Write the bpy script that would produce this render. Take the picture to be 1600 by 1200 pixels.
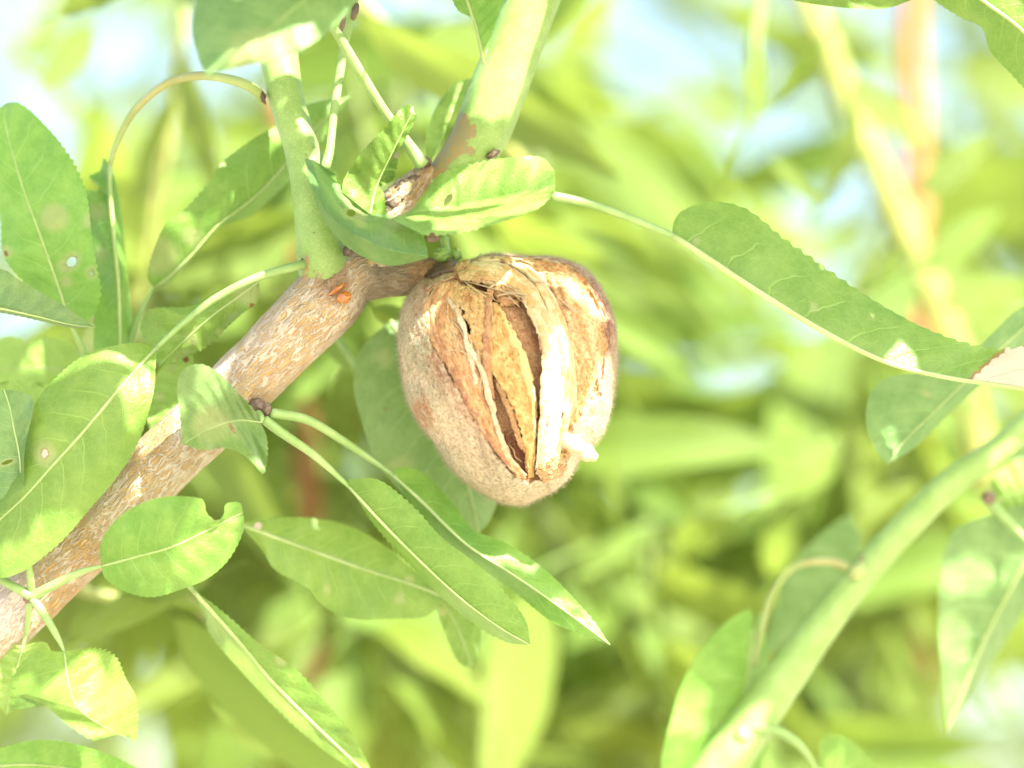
import bpy, math, random
import numpy as np
from mathutils import Vector, noise as mnoise

random.seed(7)
rng = np.random.default_rng(7)
for o in list(bpy.data.objects):
    bpy.data.objects.remove(o)
SC = bpy.context.scene
COL = SC.collection

# ------------------------------------------------------------------ camera
TILT = math.radians(11)
D = 0.45                       # metres from lens to the fruit's plane
W = 0.16                       # metres across the frame at that plane
RIGHT = np.array([1.0, 0, 0])
FWD = np.array([0, math.cos(TILT), math.sin(TILT)])
UP = np.array([0, -math.sin(TILT), math.cos(TILT)])
FOCUS = np.array([0, 0, 1.55])
CAM = FOCUS - D * FWD
cam = bpy.data.cameras.new('camera')
cam.sensor_width = 36
cam.lens = 36 * D / W
cam.clip_start = 0.02
cam.clip_end = 3000
cam.dof.use_dof = True
cam.dof.focus_distance = D - 0.006
cam.dof.aperture_fstop = 6.5
cam.dof.aperture_blades = 7
camo = bpy.data.objects.new('camera', cam)
COL.objects.link(camo)
camo.location = CAM
camo.rotation_euler = (math.pi / 2 + TILT, 0, 0)
SC.camera = camo

# ------------------------------------------------------------------ sky and sun
SUN = 0.42 * RIGHT + 0.74 * UP - 0.53 * FWD
SUN /= np.linalg.norm(SUN)
SUN_EL = math.asin(SUN[2])
SUN_AZ = math.atan2(SUN[0], SUN[1])
world = bpy.data.worlds.new('World')
SC.world = world
world.use_nodes = True
wn = world.node_tree
wn.nodes.clear()
sky = wn.nodes.new('ShaderNodeTexSky')
sky.sky_type = 'NISHITA'
sky.sun_disc = False
sky.sun_elevation = SUN_EL
sky.sun_rotation = SUN_AZ
sky.altitude = 200
sky.air_density = 1.0
sky.dust_density = 3.2
sky.ozone_density = 0.3
bgn = wn.nodes.new('ShaderNodeBackground')
bgn.inputs[1].default_value = 0.10
won = wn.nodes.new('ShaderNodeOutputWorld')
wn.links.new(sky.outputs[0], bgn.inputs[0])
wn.links.new(bgn.outputs[0], won.inputs[0])
sun = bpy.data.lights.new('sun', 'SUN')
sun.energy = 4.6
sun.angle = math.radians(0.53)
sun.color = (1.0, 0.95, 0.86)
suno = bpy.data.objects.new('sun', sun)
COL.objects.link(suno)
suno.rotation_euler = Vector(SUN).to_track_quat('Z', 'Y').to_euler()
suno.location = (3, -3, 6)

SC.view_settings.view_transform = 'Standard'
SC.view_settings.look = 'None'
SC.view_settings.gamma = 1
SC.view_settings.use_curve_mapping = False
SC.view_settings.exposure = 2.52
SC.cycles.use_denoising = True
SC.cycles.max_bounces = 10
SC.cycles.transmission_bounces = 6
SC.cycles.transparent_max_bounces = 6
SC.cycles.sample_clamp_indirect = 8

# ------------------------------------------------------------------ helpers
def P(x, y, d=0.0):
    """pixel of the 1600x1200 photograph + millimetres behind the focus plane -> world point"""
    z = D + d * 0.001
    k = W / 1600 / D * z
    return CAM + z * FWD + (x - 800) * k * RIGHT + (600 - y) * k * UP

def PV(a):
    a = np.asarray(a, float)
    z = D + a[..., 2:3] * 0.001
    k = W / 1600 / D * z
    return CAM + z * FWD + (a[..., 0:1] - 800) * k * RIGHT + (600 - a[..., 1:2]) * k * UP

def proj(p):
    q = np.asarray(p) - CAM
    z = q @ FWD
    s = 1600 / W * D / z
    return np.stack([800 + (q @ RIGHT) * s, 600 - (q @ UP) * s, (z - D) * 1000], -1)

def sstep(a, b, x):
    t = np.clip((x - a) / (b - a), 0, 1)
    return t * t * (3 - 2 * t)

def spline(pts, n):
    """Catmull-Rom through pts, n samples, spaced evenly by arc length"""
    p = np.asarray(pts, float)
    if len(p) == 2:
        t = np.linspace(0, 1, n)[:, None]
        return p[0] * (1 - t) + p[1] * t
    q = np.vstack([2 * p[0] - p[1], p, 2 * p[-1] - p[-2]])
    out = []
    for i in range(1, len(q) - 2):
        a, b, c, e = q[i - 1], q[i], q[i + 1], q[i + 2]
        t = np.linspace(0, 1, 24, endpoint=False)[:, None]
        out.append(0.5 * (2 * b + (c - a) * t + (2 * a - 5 * b + 4 * c - e) * t ** 2 + (3 * b - a - 3 * c + e) * t ** 3))
    out = np.vstack(out + [p[-1:]])
    seg = np.linalg.norm(np.diff(out[:, :2], axis=0), axis=1) + 1e-9
    s = np.concatenate([[0], np.cumsum(seg)])
    u = np.linspace(0, s[-1], n)
    return np.stack([np.interp(u, s, out[:, k]) for k in range(out.shape[1])], 1)

def withd(pts, d):
    """give (x, y) points a depth, a scalar or a list spread evenly over the points"""
    pts = list(pts)
    if len(pts[0]) == 3:
        return np.array(pts, float)
    if np.isscalar(d):
        d = [d]
    dd = np.interp(np.linspace(0, 1, len(pts)), np.linspace(0, 1, len(d)), d) if len(d) > 1 else np.full(len(pts), float(d[0]))
    return np.column_stack([np.array(pts, float), dd])

def vnoise(p, scale, seed=0.0):
    """smooth noise in [-1, 1] for an (n, 3) array"""
    return np.array([mnoise.noise(Vector((a * scale + seed, b * scale - seed, c * scale + 3 * seed))) for a, b, c in p])

def fbm(p, scale, octv=4, seed=0.0):
    r = 0
    for k in range(octv):
        r = r + vnoise(p, scale * 2 ** k, seed + 7.3 * k) * 0.5 ** k
    return r

def make_obj(name, verts, faces, mat, parent=None, uv=None, col=None, smooth=True, solid=None):
    me = bpy.data.meshes.new(name)
    v = np.asarray(verts, float)
    me.from_pydata(v.tolist(), [], [tuple(int(i) for i in f) for f in faces])
    if uv is not None:
        ul = me.uv_layers.new(name='UVMap')
        li = np.zeros(len(me.loops), int)
        me.loops.foreach_get('vertex_index', li)
        ul.data.foreach_set('uv', np.asarray(uv, float)[li].ravel())
    if col is not None:
        ca = me.color_attributes.new('col', 'FLOAT_COLOR', 'POINT')
        c = np.asarray(col, float)
        if c.shape[1] == 3:
            c = np.column_stack([c, np.ones(len(c))])
        ca.data.foreach_set('color', c.ravel())
    if smooth:
        me.polygons.foreach_set('use_smooth', [True] * len(me.polygons))
    me.materials.append(mat)
    ob = bpy.data.objects.new(name, me)
    COL.objects.link(ob)
    if parent is not None:
        attach(ob, parent)
    if solid:
        m = ob.modifiers.new('thickness', 'SOLIDIFY')
        m.thickness = solid
        m.offset = 0
    return ob

def origin_of(o):
    v = np.array(o.location, float)
    return v + origin_of(o.parent) if o.parent else v

def attach(ob, parent):
    ob.parent = parent
    ob.location = Vector(-origin_of(parent))

def empty(name, loc, label, cat, group=None):
    o = bpy.data.objects.new(name, None)
    o.empty_display_size = 0.01
    o.location = Vector(loc)
    o['label'] = label
    o['category'] = cat
    if group:
        o['group'] = group
    COL.objects.link(o)
    return o

def grid_faces(nr, nc, close=False, off=0):
    f = []
    for i in range(nr - 1):
        for j in range(nc if close else nc - 1):
            k = (j + 1) % nc
            f.append((off + i * nc + j, off + i * nc + k, off + (i + 1) * nc + k, off + (i + 1) * nc + j))
    return f

def tube_mesh(path, radii, n=None, seg=14, caps=True, disp=None):
    """path: (x, y, d) pixel points, radii in pixels -> verts, faces, uv(mm round, mm along)"""
    path = np.asarray(path, float)
    if n is None:
        n = max(8, int(np.linalg.norm(np.diff(path[:, :2], axis=0), axis=1).sum() / 8))
    s = spline(path, n)
    r = np.interp(np.linspace(0, 1, n), np.linspace(0, 1, len(radii)), radii)
    w = PV(s)
    rw = r * 1e-4 * (1 + s[:, 2] / (D * 1000))
    tan = np.gradient(w, axis=0)
    tan /= np.linalg.norm(tan, axis=1)[:, None] + 1e-12
    nrm = np.cross(tan[0], FWD)
    if np.linalg.norm(nrm) < 1e-3:
        nrm = np.cross(tan[0], UP)
    nrm /= np.linalg.norm(nrm)
    V, UVs = [], []
    ln = np.concatenate([[0], np.cumsum(np.linalg.norm(np.diff(w, axis=0), axis=1))]) * 1000
    for i in range(n):
        nrm = nrm - tan[i] * (nrm @ tan[i])
        nrm /= np.linalg.norm(nrm)
        b = np.cross(tan[i], nrm)
        th = np.linspace(0, 2 * math.pi, seg, endpoint=False)
        ring = np.cos(th)[:, None] * nrm + np.sin(th)[:, None] * b
        rr = np.full(seg, rw[i])
        if disp is not None:
            rr = rr * (1 + disp(i / (n - 1), th, ln[i]))
        V.append(w[i] + ring * rr[:, None])
        UVs.append(np.column_stack([np.abs(th - math.pi) * rw[i] * 1000, np.full(seg, ln[i])]))
    V = np.vstack(V)
    UVs = np.vstack(UVs)
    F = grid_faces(n, seg, True)
    if caps:
        V = np.vstack([V, w[0] - tan[0] * rw[0] * 0.35, w[-1] + tan[-1] * rw[-1] * 0.35])
        UVs = np.vstack([UVs, [[0, 0]], [[0, ln[-1]]]])
        a, c = n * seg, n * seg + 1
        for j in range(seg):
            k = (j + 1) % seg
            F.append((a, k, j))
            F.append((c, (n - 1) * seg + j, (n - 1) * seg + k))
    return V, F, UVs

def tube(name, path, radii, mat, parent, **kw):
    v, f, uv = tube_mesh(path, radii, **kw)
    return make_obj(name, v, f, mat, parent, uv=uv)

# ------------------------------------------------------------------ materials
class NB:
    def __init__(self, name):
        self.m = bpy.data.materials.new(name)
        self.m.use_nodes = True
        self.t = self.m.node_tree
        self.t.nodes.clear()
        self.out = self.t.nodes.new('ShaderNodeOutputMaterial')
    def n(self, typ, **kw):
        nd = self.t.nodes.new('ShaderNode' + typ)
        ins = kw.pop('ins', {})
        for k, v in kw.items():
            setattr(nd, k, v)
        for k, v in ins.items():
            self.set(nd.inputs[k], v)
        return nd
    def set(self, sock, v):
        if hasattr(v, 'is_linked') or hasattr(v, 'links'):
            self.t.links.new(v, sock)
        else:
            sock.default_value = v
    def math(self, op, a, b=None, c=None, clamp=False):
        nd = self.t.nodes.new('ShaderNodeMath')
        nd.operation = op
        nd.use_clamp = clamp
        for i, v in enumerate((a, b, c)):
            if v is not None:
                self.set(nd.inputs[i], v)
        return nd.outputs[0]
    def mix(self, fac, a, b, mode='MIX'):
        nd = self.t.nodes.new('ShaderNodeMix')
        nd.data_type = 'RGBA'
        nd.blend_type = mode
        self.set(nd.inputs[0], fac)
        self.set(nd.inputs[6], a if hasattr(a, 'links') else (*a, 1) if len(a) == 3 else a)
        self.set(nd.inputs[7], b if hasattr(b, 'links') else (*b, 1) if len(b) == 3 else b)
        return nd.outputs[2]
    def ramp(self, fac, stops):
        nd = self.t.nodes.new('ShaderNodeValToRGB')
        el = nd.color_ramp.elements
        while len(el) < len(stops):
            el.new(0.5)
        for e, (p, c) in zip(el, stops):
            e.position = p
            e.color = (*c, 1) if len(c) == 3 else c
        self.set(nd.inputs[0], fac)
        return nd.outputs[0]
    def noise(self, vec, scale, detail=4, rough=0.55, dist=0.0):
        return self.n('TexNoise', ins={'Vector': vec, 'Scale': scale, 'Detail': detail, 'Roughness': rough, 'Distortion': dist}).outputs[0]
    def smooth(self, x, a, b):
        nd = self.t.nodes.new('ShaderNodeMapRange')
        nd.interpolation_type = 'SMOOTHSTEP'
        self.set(nd.inputs[0], x)
        nd.inputs[1].default_value = a
        nd.inputs[2].default_value = b
        return nd.outputs[0]
    def bump(self, h, strength, dist):
        return self.n('Bump', ins={'Height': h, 'Strength': strength, 'Distance': dist}).outputs[0]
    def done(self, shader):
        self.t.links.new(shader, self.out.inputs[0])
        return self.m

def leaf_material(name, dark, light, trans, tfac=0.36, veins=True, rough=0.37, marks=True):
    b = NB(name)
    tc = b.n('TexCoord')
    ob = tc.outputs['Object']
    rnd = b.n('ObjectInfo').outputs['Random']
    n1 = b.noise(ob, 210, 6, 0.68)
    base = b.mix(b.smooth(n1, 0.36, 0.66), dark, light)
    base = b.mix(b.math('MULTIPLY', b.smooth(b.noise(ob, 75, 3), 0.52, 0.75), 0.18), base, tuple(c * 1.25 + 0.04 for c in light))
    hs = b.n('HueSaturation', ins={'Hue': b.math('ADD', b.math('MULTIPLY', rnd, 0.03), 0.487), 'Saturation': 1.0,
                                   'Value': b.math('ADD', b.math('MULTIPLY', rnd, 0.3), 0.86), 'Color': base})
    base = hs.outputs[0]
    fine = b.noise(ob, 2600, 3, 0.6)
    base = b.mix(b.math('MULTIPLY', b.smooth(fine, 0.42, 0.75), 0.28), base, light)
    h = fine
    if veins:
        uv = b.n('SeparateXYZ', ins={0: tc.outputs['UV']})
        wob = b.noise(ob, 300, 2)
        av = b.math('ABSOLUTE', uv.outputs[1])
        side = b.math('MULTIPLY', b.math('GREATER_THAN', uv.outputs[1], 0.0), 0.45)
        ph = b.math('SUBTRACT', b.math('MULTIPLY', uv.outputs[0], 9.0), b.math('MULTIPLY', b.math('POWER', av, 1.4), 1.5))
        ph = b.math('ADD', b.math('ADD', ph, side), b.math('MULTIPLY', wob, 0.35))
        dst = b.math('ABSOLUTE', b.math('SUBTRACT', b.math('FRACT', ph), 0.5))
        vein = b.smooth(dst, 0.045, 0.0)
        vein = b.math('MULTIPLY', vein, b.smooth(av, 0.95, 0.45))
        # fine reticulate veinlets
        vor = b.n('TexVoronoi', feature='DISTANCE_TO_EDGE', ins={'Vector': ob, 'Scale': 900.0})
        net = b.smooth(vor.outputs[0], 0.09, 0.0)
        vv = b.math('MAXIMUM', b.math('MULTIPLY', vein, 0.34), b.math('MULTIPLY', net, 0.09))
        base = b.mix(vv, base, tuple(min(1, c * 1.9 + 0.05) for c in light))
        h = b.math('SUBTRACT', b.math('MULTIPLY', fine, 0.35), b.math('ADD', b.math('MULTIPLY', vein, 0.7), b.math('MULTIPLY', net, 0.25)))
    tcol = b.mix(0.5, base, trans)
    if marks:
        at = b.n('Attribute', attribute_name='col')
        sp = b.n('SeparateColor', ins={0: at.outputs['Color']})
        r, g, bb = sp.outputs
        jit = b.math('MULTIPLY', b.math('SUBTRACT', b.noise(ob, 900, 4), 0.5), 0.7)
        bb = b.math('MULTIPLY', b.smooth(b.math('ADD', bb, b.math('MULTIPLY', jit, 1.6)), 0.45, 0.8), b.smooth(bb, 0.05, 0.4))
        dead = b.smooth(b.math('ADD', r, jit), 0.42, 0.58)
        rim = b.smooth(b.math('ABSOLUTE', b.math('SUBTRACT', b.math('ADD', r, jit), 0.48)), 0.16, 0.03)
        pale = b.math('MULTIPLY', g, 0.8)  # pale blemishes, plus a few highlights painted into the blade
        base = b.mix(pale, base, (0.30, 0.34, 0.14))
        base = b.mix(bb, base, (0.16, 0.075, 0.02))
        base = b.mix(dead, base, (0.50, 0.43, 0.33))
        base = b.mix(b.math('MULTIPLY', rim, 0.85), base, (0.20, 0.085, 0.025))
        tcol = b.mix(b.math('MAXIMUM', dead, bb), tcol, base)
    pr = b.n('BsdfPrincipled', ins={'Base Color': base, 'Roughness': b.math('ADD', b.math('MULTIPLY', n1, 0.2), rough - 0.08), 'Normal': b.bump(b.math('ADD', h, b.math('MULTIPLY', n1, 1.6)), 0.5, 0.00028)})
    pr.inputs['Specular IOR Level'].default_value = 0.42
    tr = b.n('BsdfTranslucent', ins={'Color': tcol})
    ms = b.n('MixShader', ins={0: tfac, 1: pr.outputs[0], 2: tr.outputs[0]})
    return b.done(ms.outputs[0])

LEAF = leaf_material('almond_leaf', (0.112, 0.235, 0.034), (0.175, 0.300, 0.055), (0.33, 0.50, 0.06))
LEAF_GREY = leaf_material('almond_leaf_greyish', (0.105, 0.210, 0.062), (0.17, 0.285, 0.095), (0.29, 0.46, 0.09))
LEAF_YELLOW = leaf_material('almond_leaf_pale', (0.17, 0.29, 0.05), (0.24, 0.37, 0.085), (0.40, 0.53, 0.10))
LEAF_BG = leaf_material('almond_leaf_far', (0.094, 0.162, 0.020), (0.168, 0.245, 0.040), (0.40, 0.50, 0.065), tfac=0.46, veins=False, marks=False)

def stalk_material(name, ca, cb, red=(0.32, 0.13, 0.07), redfac=0.0, speck=0.0, bumpy=0.15, dark=None):
    b = NB(name)
    ob = b.n('TexCoord').outputs['Object']
    n1 = b.noise(ob, 220, 4)
    c = b.mix(b.smooth(n1, 0.35, 0.68), ca, cb)
    if redfac:
        c = b.mix(b.math('MULTIPLY', b.smooth(b.noise(ob, 90, 2), 0.45, 0.6), redfac), c, red)
    if speck:
        vo = b.n('TexVoronoi', ins={'Vector': ob, 'Scale': 420.0})
        c = b.mix(b.math('MULTIPLY', b.smooth(vo.outputs[0], 0.12, 0.06), speck), c, (0.10, 0.05, 0.02))
        c = b.mix(b.math('MULTIPLY', b.smooth(b.noise(ob, 3200, 2), 0.5, 0.72), 0.3), c, tuple(min(1, x * 1.5 + 0.05) for x in cb))
    at = b.n('Attribute', attribute_name='col')
    sp = b.n('SeparateColor', ins={0: at.outputs['Color']})
    j = b.math('ADD', sp.outputs[0], b.math('MULTIPLY', b.math('SUBTRACT', b.noise(ob, 700, 6, 0.7), 0.5), 1.9))
    scar = b.math('MULTIPLY', b.smooth(j, 0.45, 0.62), b.smooth(sp.outputs[0], 0.04, 0.3))
    rust = b.mix(b.smooth(b.noise(ob, 800, 3), 0.35, 0.65), (0.27, 0.145, 0.055), (0.19, 0.155, 0.095))
    c = b.mix(b.math('MULTIPLY', scar, 0.8), c, rust)
    h = b.math('ADD', b.math('MULTIPLY', b.noise(ob, 2200, 3), 0.3), b.math('MULTIPLY', scar, 0.6))
    pr = b.n('BsdfPrincipled', ins={'Base Color': c, 'Roughness': 0.48, 'Normal': b.bump(h, bumpy * 2, 0.0002)})
    pr.inputs['Specular IOR Level'].default_value = 0.4
    pr.inputs['Subsurface Weight'].default_value = 0.0
    return b.done(pr.outputs[0])

SHOOT = stalk_material('green_shoot_skin', (0.165, 0.275, 0.062), (0.215, 0.335, 0.095), speck=0.5)
PETIOLE = stalk_material('petiole_skin', (0.175, 0.29, 0.08), (0.24, 0.36, 0.125))
PETIOLE_RED = stalk_material('petiole_skin_reddish', (0.22, 0.30, 0.085), (0.29, 0.36, 0.13), red=(0.36, 0.15, 0.10), redfac=0.22)
MIDRIB = stalk_material('midrib_skin', (0.23, 0.33, 0.10), (0.32, 0.41, 0.17))
MIDRIB_PALE = stalk_material('midrib_pale', (0.25, 0.35, 0.12), (0.33, 0.42, 0.18))
TWIG_ORANGE = stalk_material('young_bark_orange', (0.25, 0.11, 0.045), (0.33, 0.165, 0.07))
TWIG_YELLOW = stalk_material('young_bark_yellow', (0.17, 0.21, 0.05), (0.25, 0.26, 0.07))
TWIG_DIM = stalk_material('young_bark_olive', (0.085, 0.115, 0.03), (0.13, 0.16, 0.045))
BUDM = stalk_material('bud_scale', (0.06, 0.04, 0.026), (0.17, 0.12, 0.08), bumpy=0.8)

def bark_material():
    b = NB('almond_bark')
    tc = b.n('TexCoord')
    ob = tc.outputs['Object']
    mp = b.n('Mapping', ins={'Vector': tc.outputs['UV'], 'Scale': (1.0, 0.24, 1.0)})
    wob = b.n('TexNoise', ins={'Vector': tc.outputs['UV'], 'Scale': 0.55, 'Detail': 4.0})
    off = b.n('VectorMath', operation='MULTIPLY_ADD', ins={0: wob.outputs[1], 1: (1.3, 1.3, 0), 2: mp.outputs[0]})
    v1 = b.n('TexVoronoi', feature='DISTANCE_TO_EDGE', ins={'Vector': off.outputs[0], 'Scale': 1.8, 'Randomness': 1.0})
    v2 = b.n('TexVoronoi', feature='DISTANCE_TO_EDGE', ins={'Vector': off.outputs[0], 'Scale': 3.4, 'Randomness': 1.0})
    big = b.noise(ob, 95, 3)
    # pale corky net over orange-brown inner bark
    thr = b.math('ADD', b.math('MULTIPLY', big, 0.30), -0.035)
    net1 = b.smooth(b.math('SUBTRACT', v1.outputs[0], thr), 0.06, -0.06)
    net2 = b.smooth(b.math('SUBTRACT', v2.outputs[0], b.math('MULTIPLY', thr, 0.7)), 0.05, -0.05)
    net = b.math('MAXIMUM', net1, b.math('MULTIPLY', net2, 0.8))
    fl = b.noise(mp.outputs[0], 2.2, 5, 0.7)
    cork = b.mix(b.smooth(fl, 0.3, 0.7), (0.34, 0.29, 0.215), (0.47, 0.42, 0.33))
    cork = b.mix(b.math('MULTIPLY', b.smooth(b.noise(ob, 130, 2), 0.5, 0.72), 0.5), cork, (0.28, 0.20, 0.13))
    inner = b.mix(b.smooth(b.noise(mp.outputs[0], 0.8, 3), 0.35, 0.65), (0.38, 0.225, 0.07), (0.47, 0.325, 0.125))
    c = b.mix(net, inner, cork)
    at = b.n('Attribute', attribute_name='col')
    sp = b.n('SeparateColor', ins={0: at.outputs['Color']})
    c = b.mix(b.math('MULTIPLY', sp.outputs[0], 0.75), c, (0.115, 0.09, 0.055))       # older dark spur bark
    c = b.mix(b.math('MULTIPLY', sp.outputs[1], 0.9), c, (0.26, 0.155, 0.08))       # rusty collar
    c = b.mix(b.math('MULTIPLY', b.math('MULTIPLY', sp.outputs[2], b.smooth(big, 0.3, 0.6)), 0.9), c, (0.50, 0.43, 0.38))  # sunlit patches painted pale into the bark
    h = b.math('ADD', b.math('MULTIPLY', net, 0.9), b.math('MULTIPLY', fl, 0.6))
    pr = b.n('BsdfPrincipled', ins={'Base Color': c, 'Roughness': 0.62, 'Normal': b.bump(h, 0.9, 0.00032)})
    pr.inputs['Specular IOR Level'].default_value = 0.3
    return b.done(pr.outputs[0])
BARK = bark_material()

def husk_material(name, rough=0.8, fine=2600, amt=0.4, pit=0.0, stretch=None, bump=0.6, trans=0.0):
    """colour comes from the vertex layer (own colour plus painted tones), noise adds grain"""
    b = NB(name)
    tc = b.n('TexCoord')
    ob = tc.outputs['Object']
    vec = ob
    if stretch:
        vec = b.n('Mapping', ins={'Vector': tc.outputs['UV'], 'Scale': (*stretch, 1)}).outputs[0]
    at = b.n('Attribute', attribute_name='col').outputs['Color']
    f1 = b.noise(vec, fine if not stretch else 1.0, 5, 0.65)
    c = b.mix(b.math('MULTIPLY', b.smooth(f1, 0.55, 0.25), amt), at, b.mix(1.0, at, (0.50, 0.36, 0.24), 'MULTIPLY'))
    c = b.mix(b.math('MULTIPLY', b.smooth(f1, 0.5, 0.8), amt), c, b.mix(0.45, at, (0.75, 0.62, 0.42)))
    h = f1
    if pit:
        vo = b.n('TexVoronoi', ins={'Vector': ob, 'Scale': 1150.0})
        pn = b.smooth(vo.outputs[0], 0.30, 0.12)
        pm = b.math('MULTIPLY', pn, b.smooth(b.noise(ob, 500, 2), 0.4, 0.6))
        c = b.mix(b.math('MULTIPLY', pm, pit), c, (0.26, 0.13, 0.035))
        h = b.math('SUBTRACT', f1, b.math('MULTIPLY', pm, 0.8))
    pr = b.n('BsdfPrincipled', ins={'Base Color': c, 'Roughness': rough, 'Normal': b.bump(h, bump, 0.0003)})
    pr.inputs['Specular IOR Level'].default_value = 0.25
    if trans:
        tr = b.n('BsdfTranslucent', ins={'Color': c})
        return b.done(b.n('MixShader', ins={0: trans, 1: pr.outputs[0], 2: tr.outputs[0]}).outputs[0])
    return b.done(pr.outputs[0])

HULL = husk_material('almond_hull_skin', 0.9, 1900, 1.0, bump=1.0)
LINING = husk_material('hull_lining', 0.62, 1, 0.75, stretch=(1.6, 0.22), bump=0.8)
SHELL = husk_material('nut_shell', 0.75, 1500, 0.5, pit=0.75, bump=0.8)
RIDGE = husk_material('shell_edge', 0.75, 1, 0.35, stretch=(1.2, 0.3), bump=0.5)
KERNEL = husk_material('kernel_skin', 0.7, 3400, 0.8, bump=0.9)
FIBRE = husk_material('dry_fibre', 0.7, 2000, 0.3, trans=0.2)

def fuzz_material():
    b = NB('hull_down')
    d = b.n('BsdfDiffuse', ins={'Color': (0.40, 0.36, 0.25, 1)})
    t = b.n('BsdfTranslucent', ins={'Color': (0.44, 0.39, 0.27, 1)})
    return b.done(b.n('MixShader', ins={0: 0.45, 1: d.outputs[0], 2: t.outputs[0]}).outputs[0])
FUZZ = fuzz_material()

def sap_material():
    b = NB('amber_gum')
    pr = b.n('BsdfPrincipled', ins={'Base Color': (0.55, 0.20, 0.02, 1), 'Roughness': 0.08})
    pr.inputs['Transmission Weight'].default_value = 0.5
    pr.inputs['Coat Weight'].default_value = 0.5
    return b.done(pr.outputs[0])
SAP = sap_material()

def soil_material():
    b = NB('dry_orchard_soil')
    ob = b.n('TexCoord').outputs['Object']
    n1 = b.noise(ob, 1.3, 6, 0.6)
    c = b.mix(b.smooth(n1, 0.3, 0.7), (0.38, 0.32, 0.23), (0.50, 0.44, 0.33))
    c = b.mix(b.math('MULTIPLY', b.smooth(b.noise(ob, 0.5, 4), 0.6, 0.75), 0.4), c, (0.13, 0.17, 0.05))
    pr = b.n('BsdfPrincipled', ins={'Base Color': c, 'Roughness': 0.95, 'Normal': b.bump(b.noise(ob, 18, 5), 0.6, 0.03)})
    return b.done(pr.outputs[0])

# ------------------------------------------------------------------ ground
def ground():
    n = 60
    e = np.sign(np.linspace(-1, 1, n)) * np.abs(np.linspace(-1, 1, n)) ** 3 * 1500
    xx, yy = np.meshgrid(e, e)
    zz = np.array([mnoise.noise(Vector((x * 0.2, y * 0.2, 0))) * 0.05 for x, y in zip(xx.ravel(), yy.ravel())])
    o = make_obj('ground', np.column_stack([xx.ravel(), yy.ravel(), zz]), grid_faces(n, n), soil_material())
    o['kind'] = 'structure'
ground()

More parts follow.
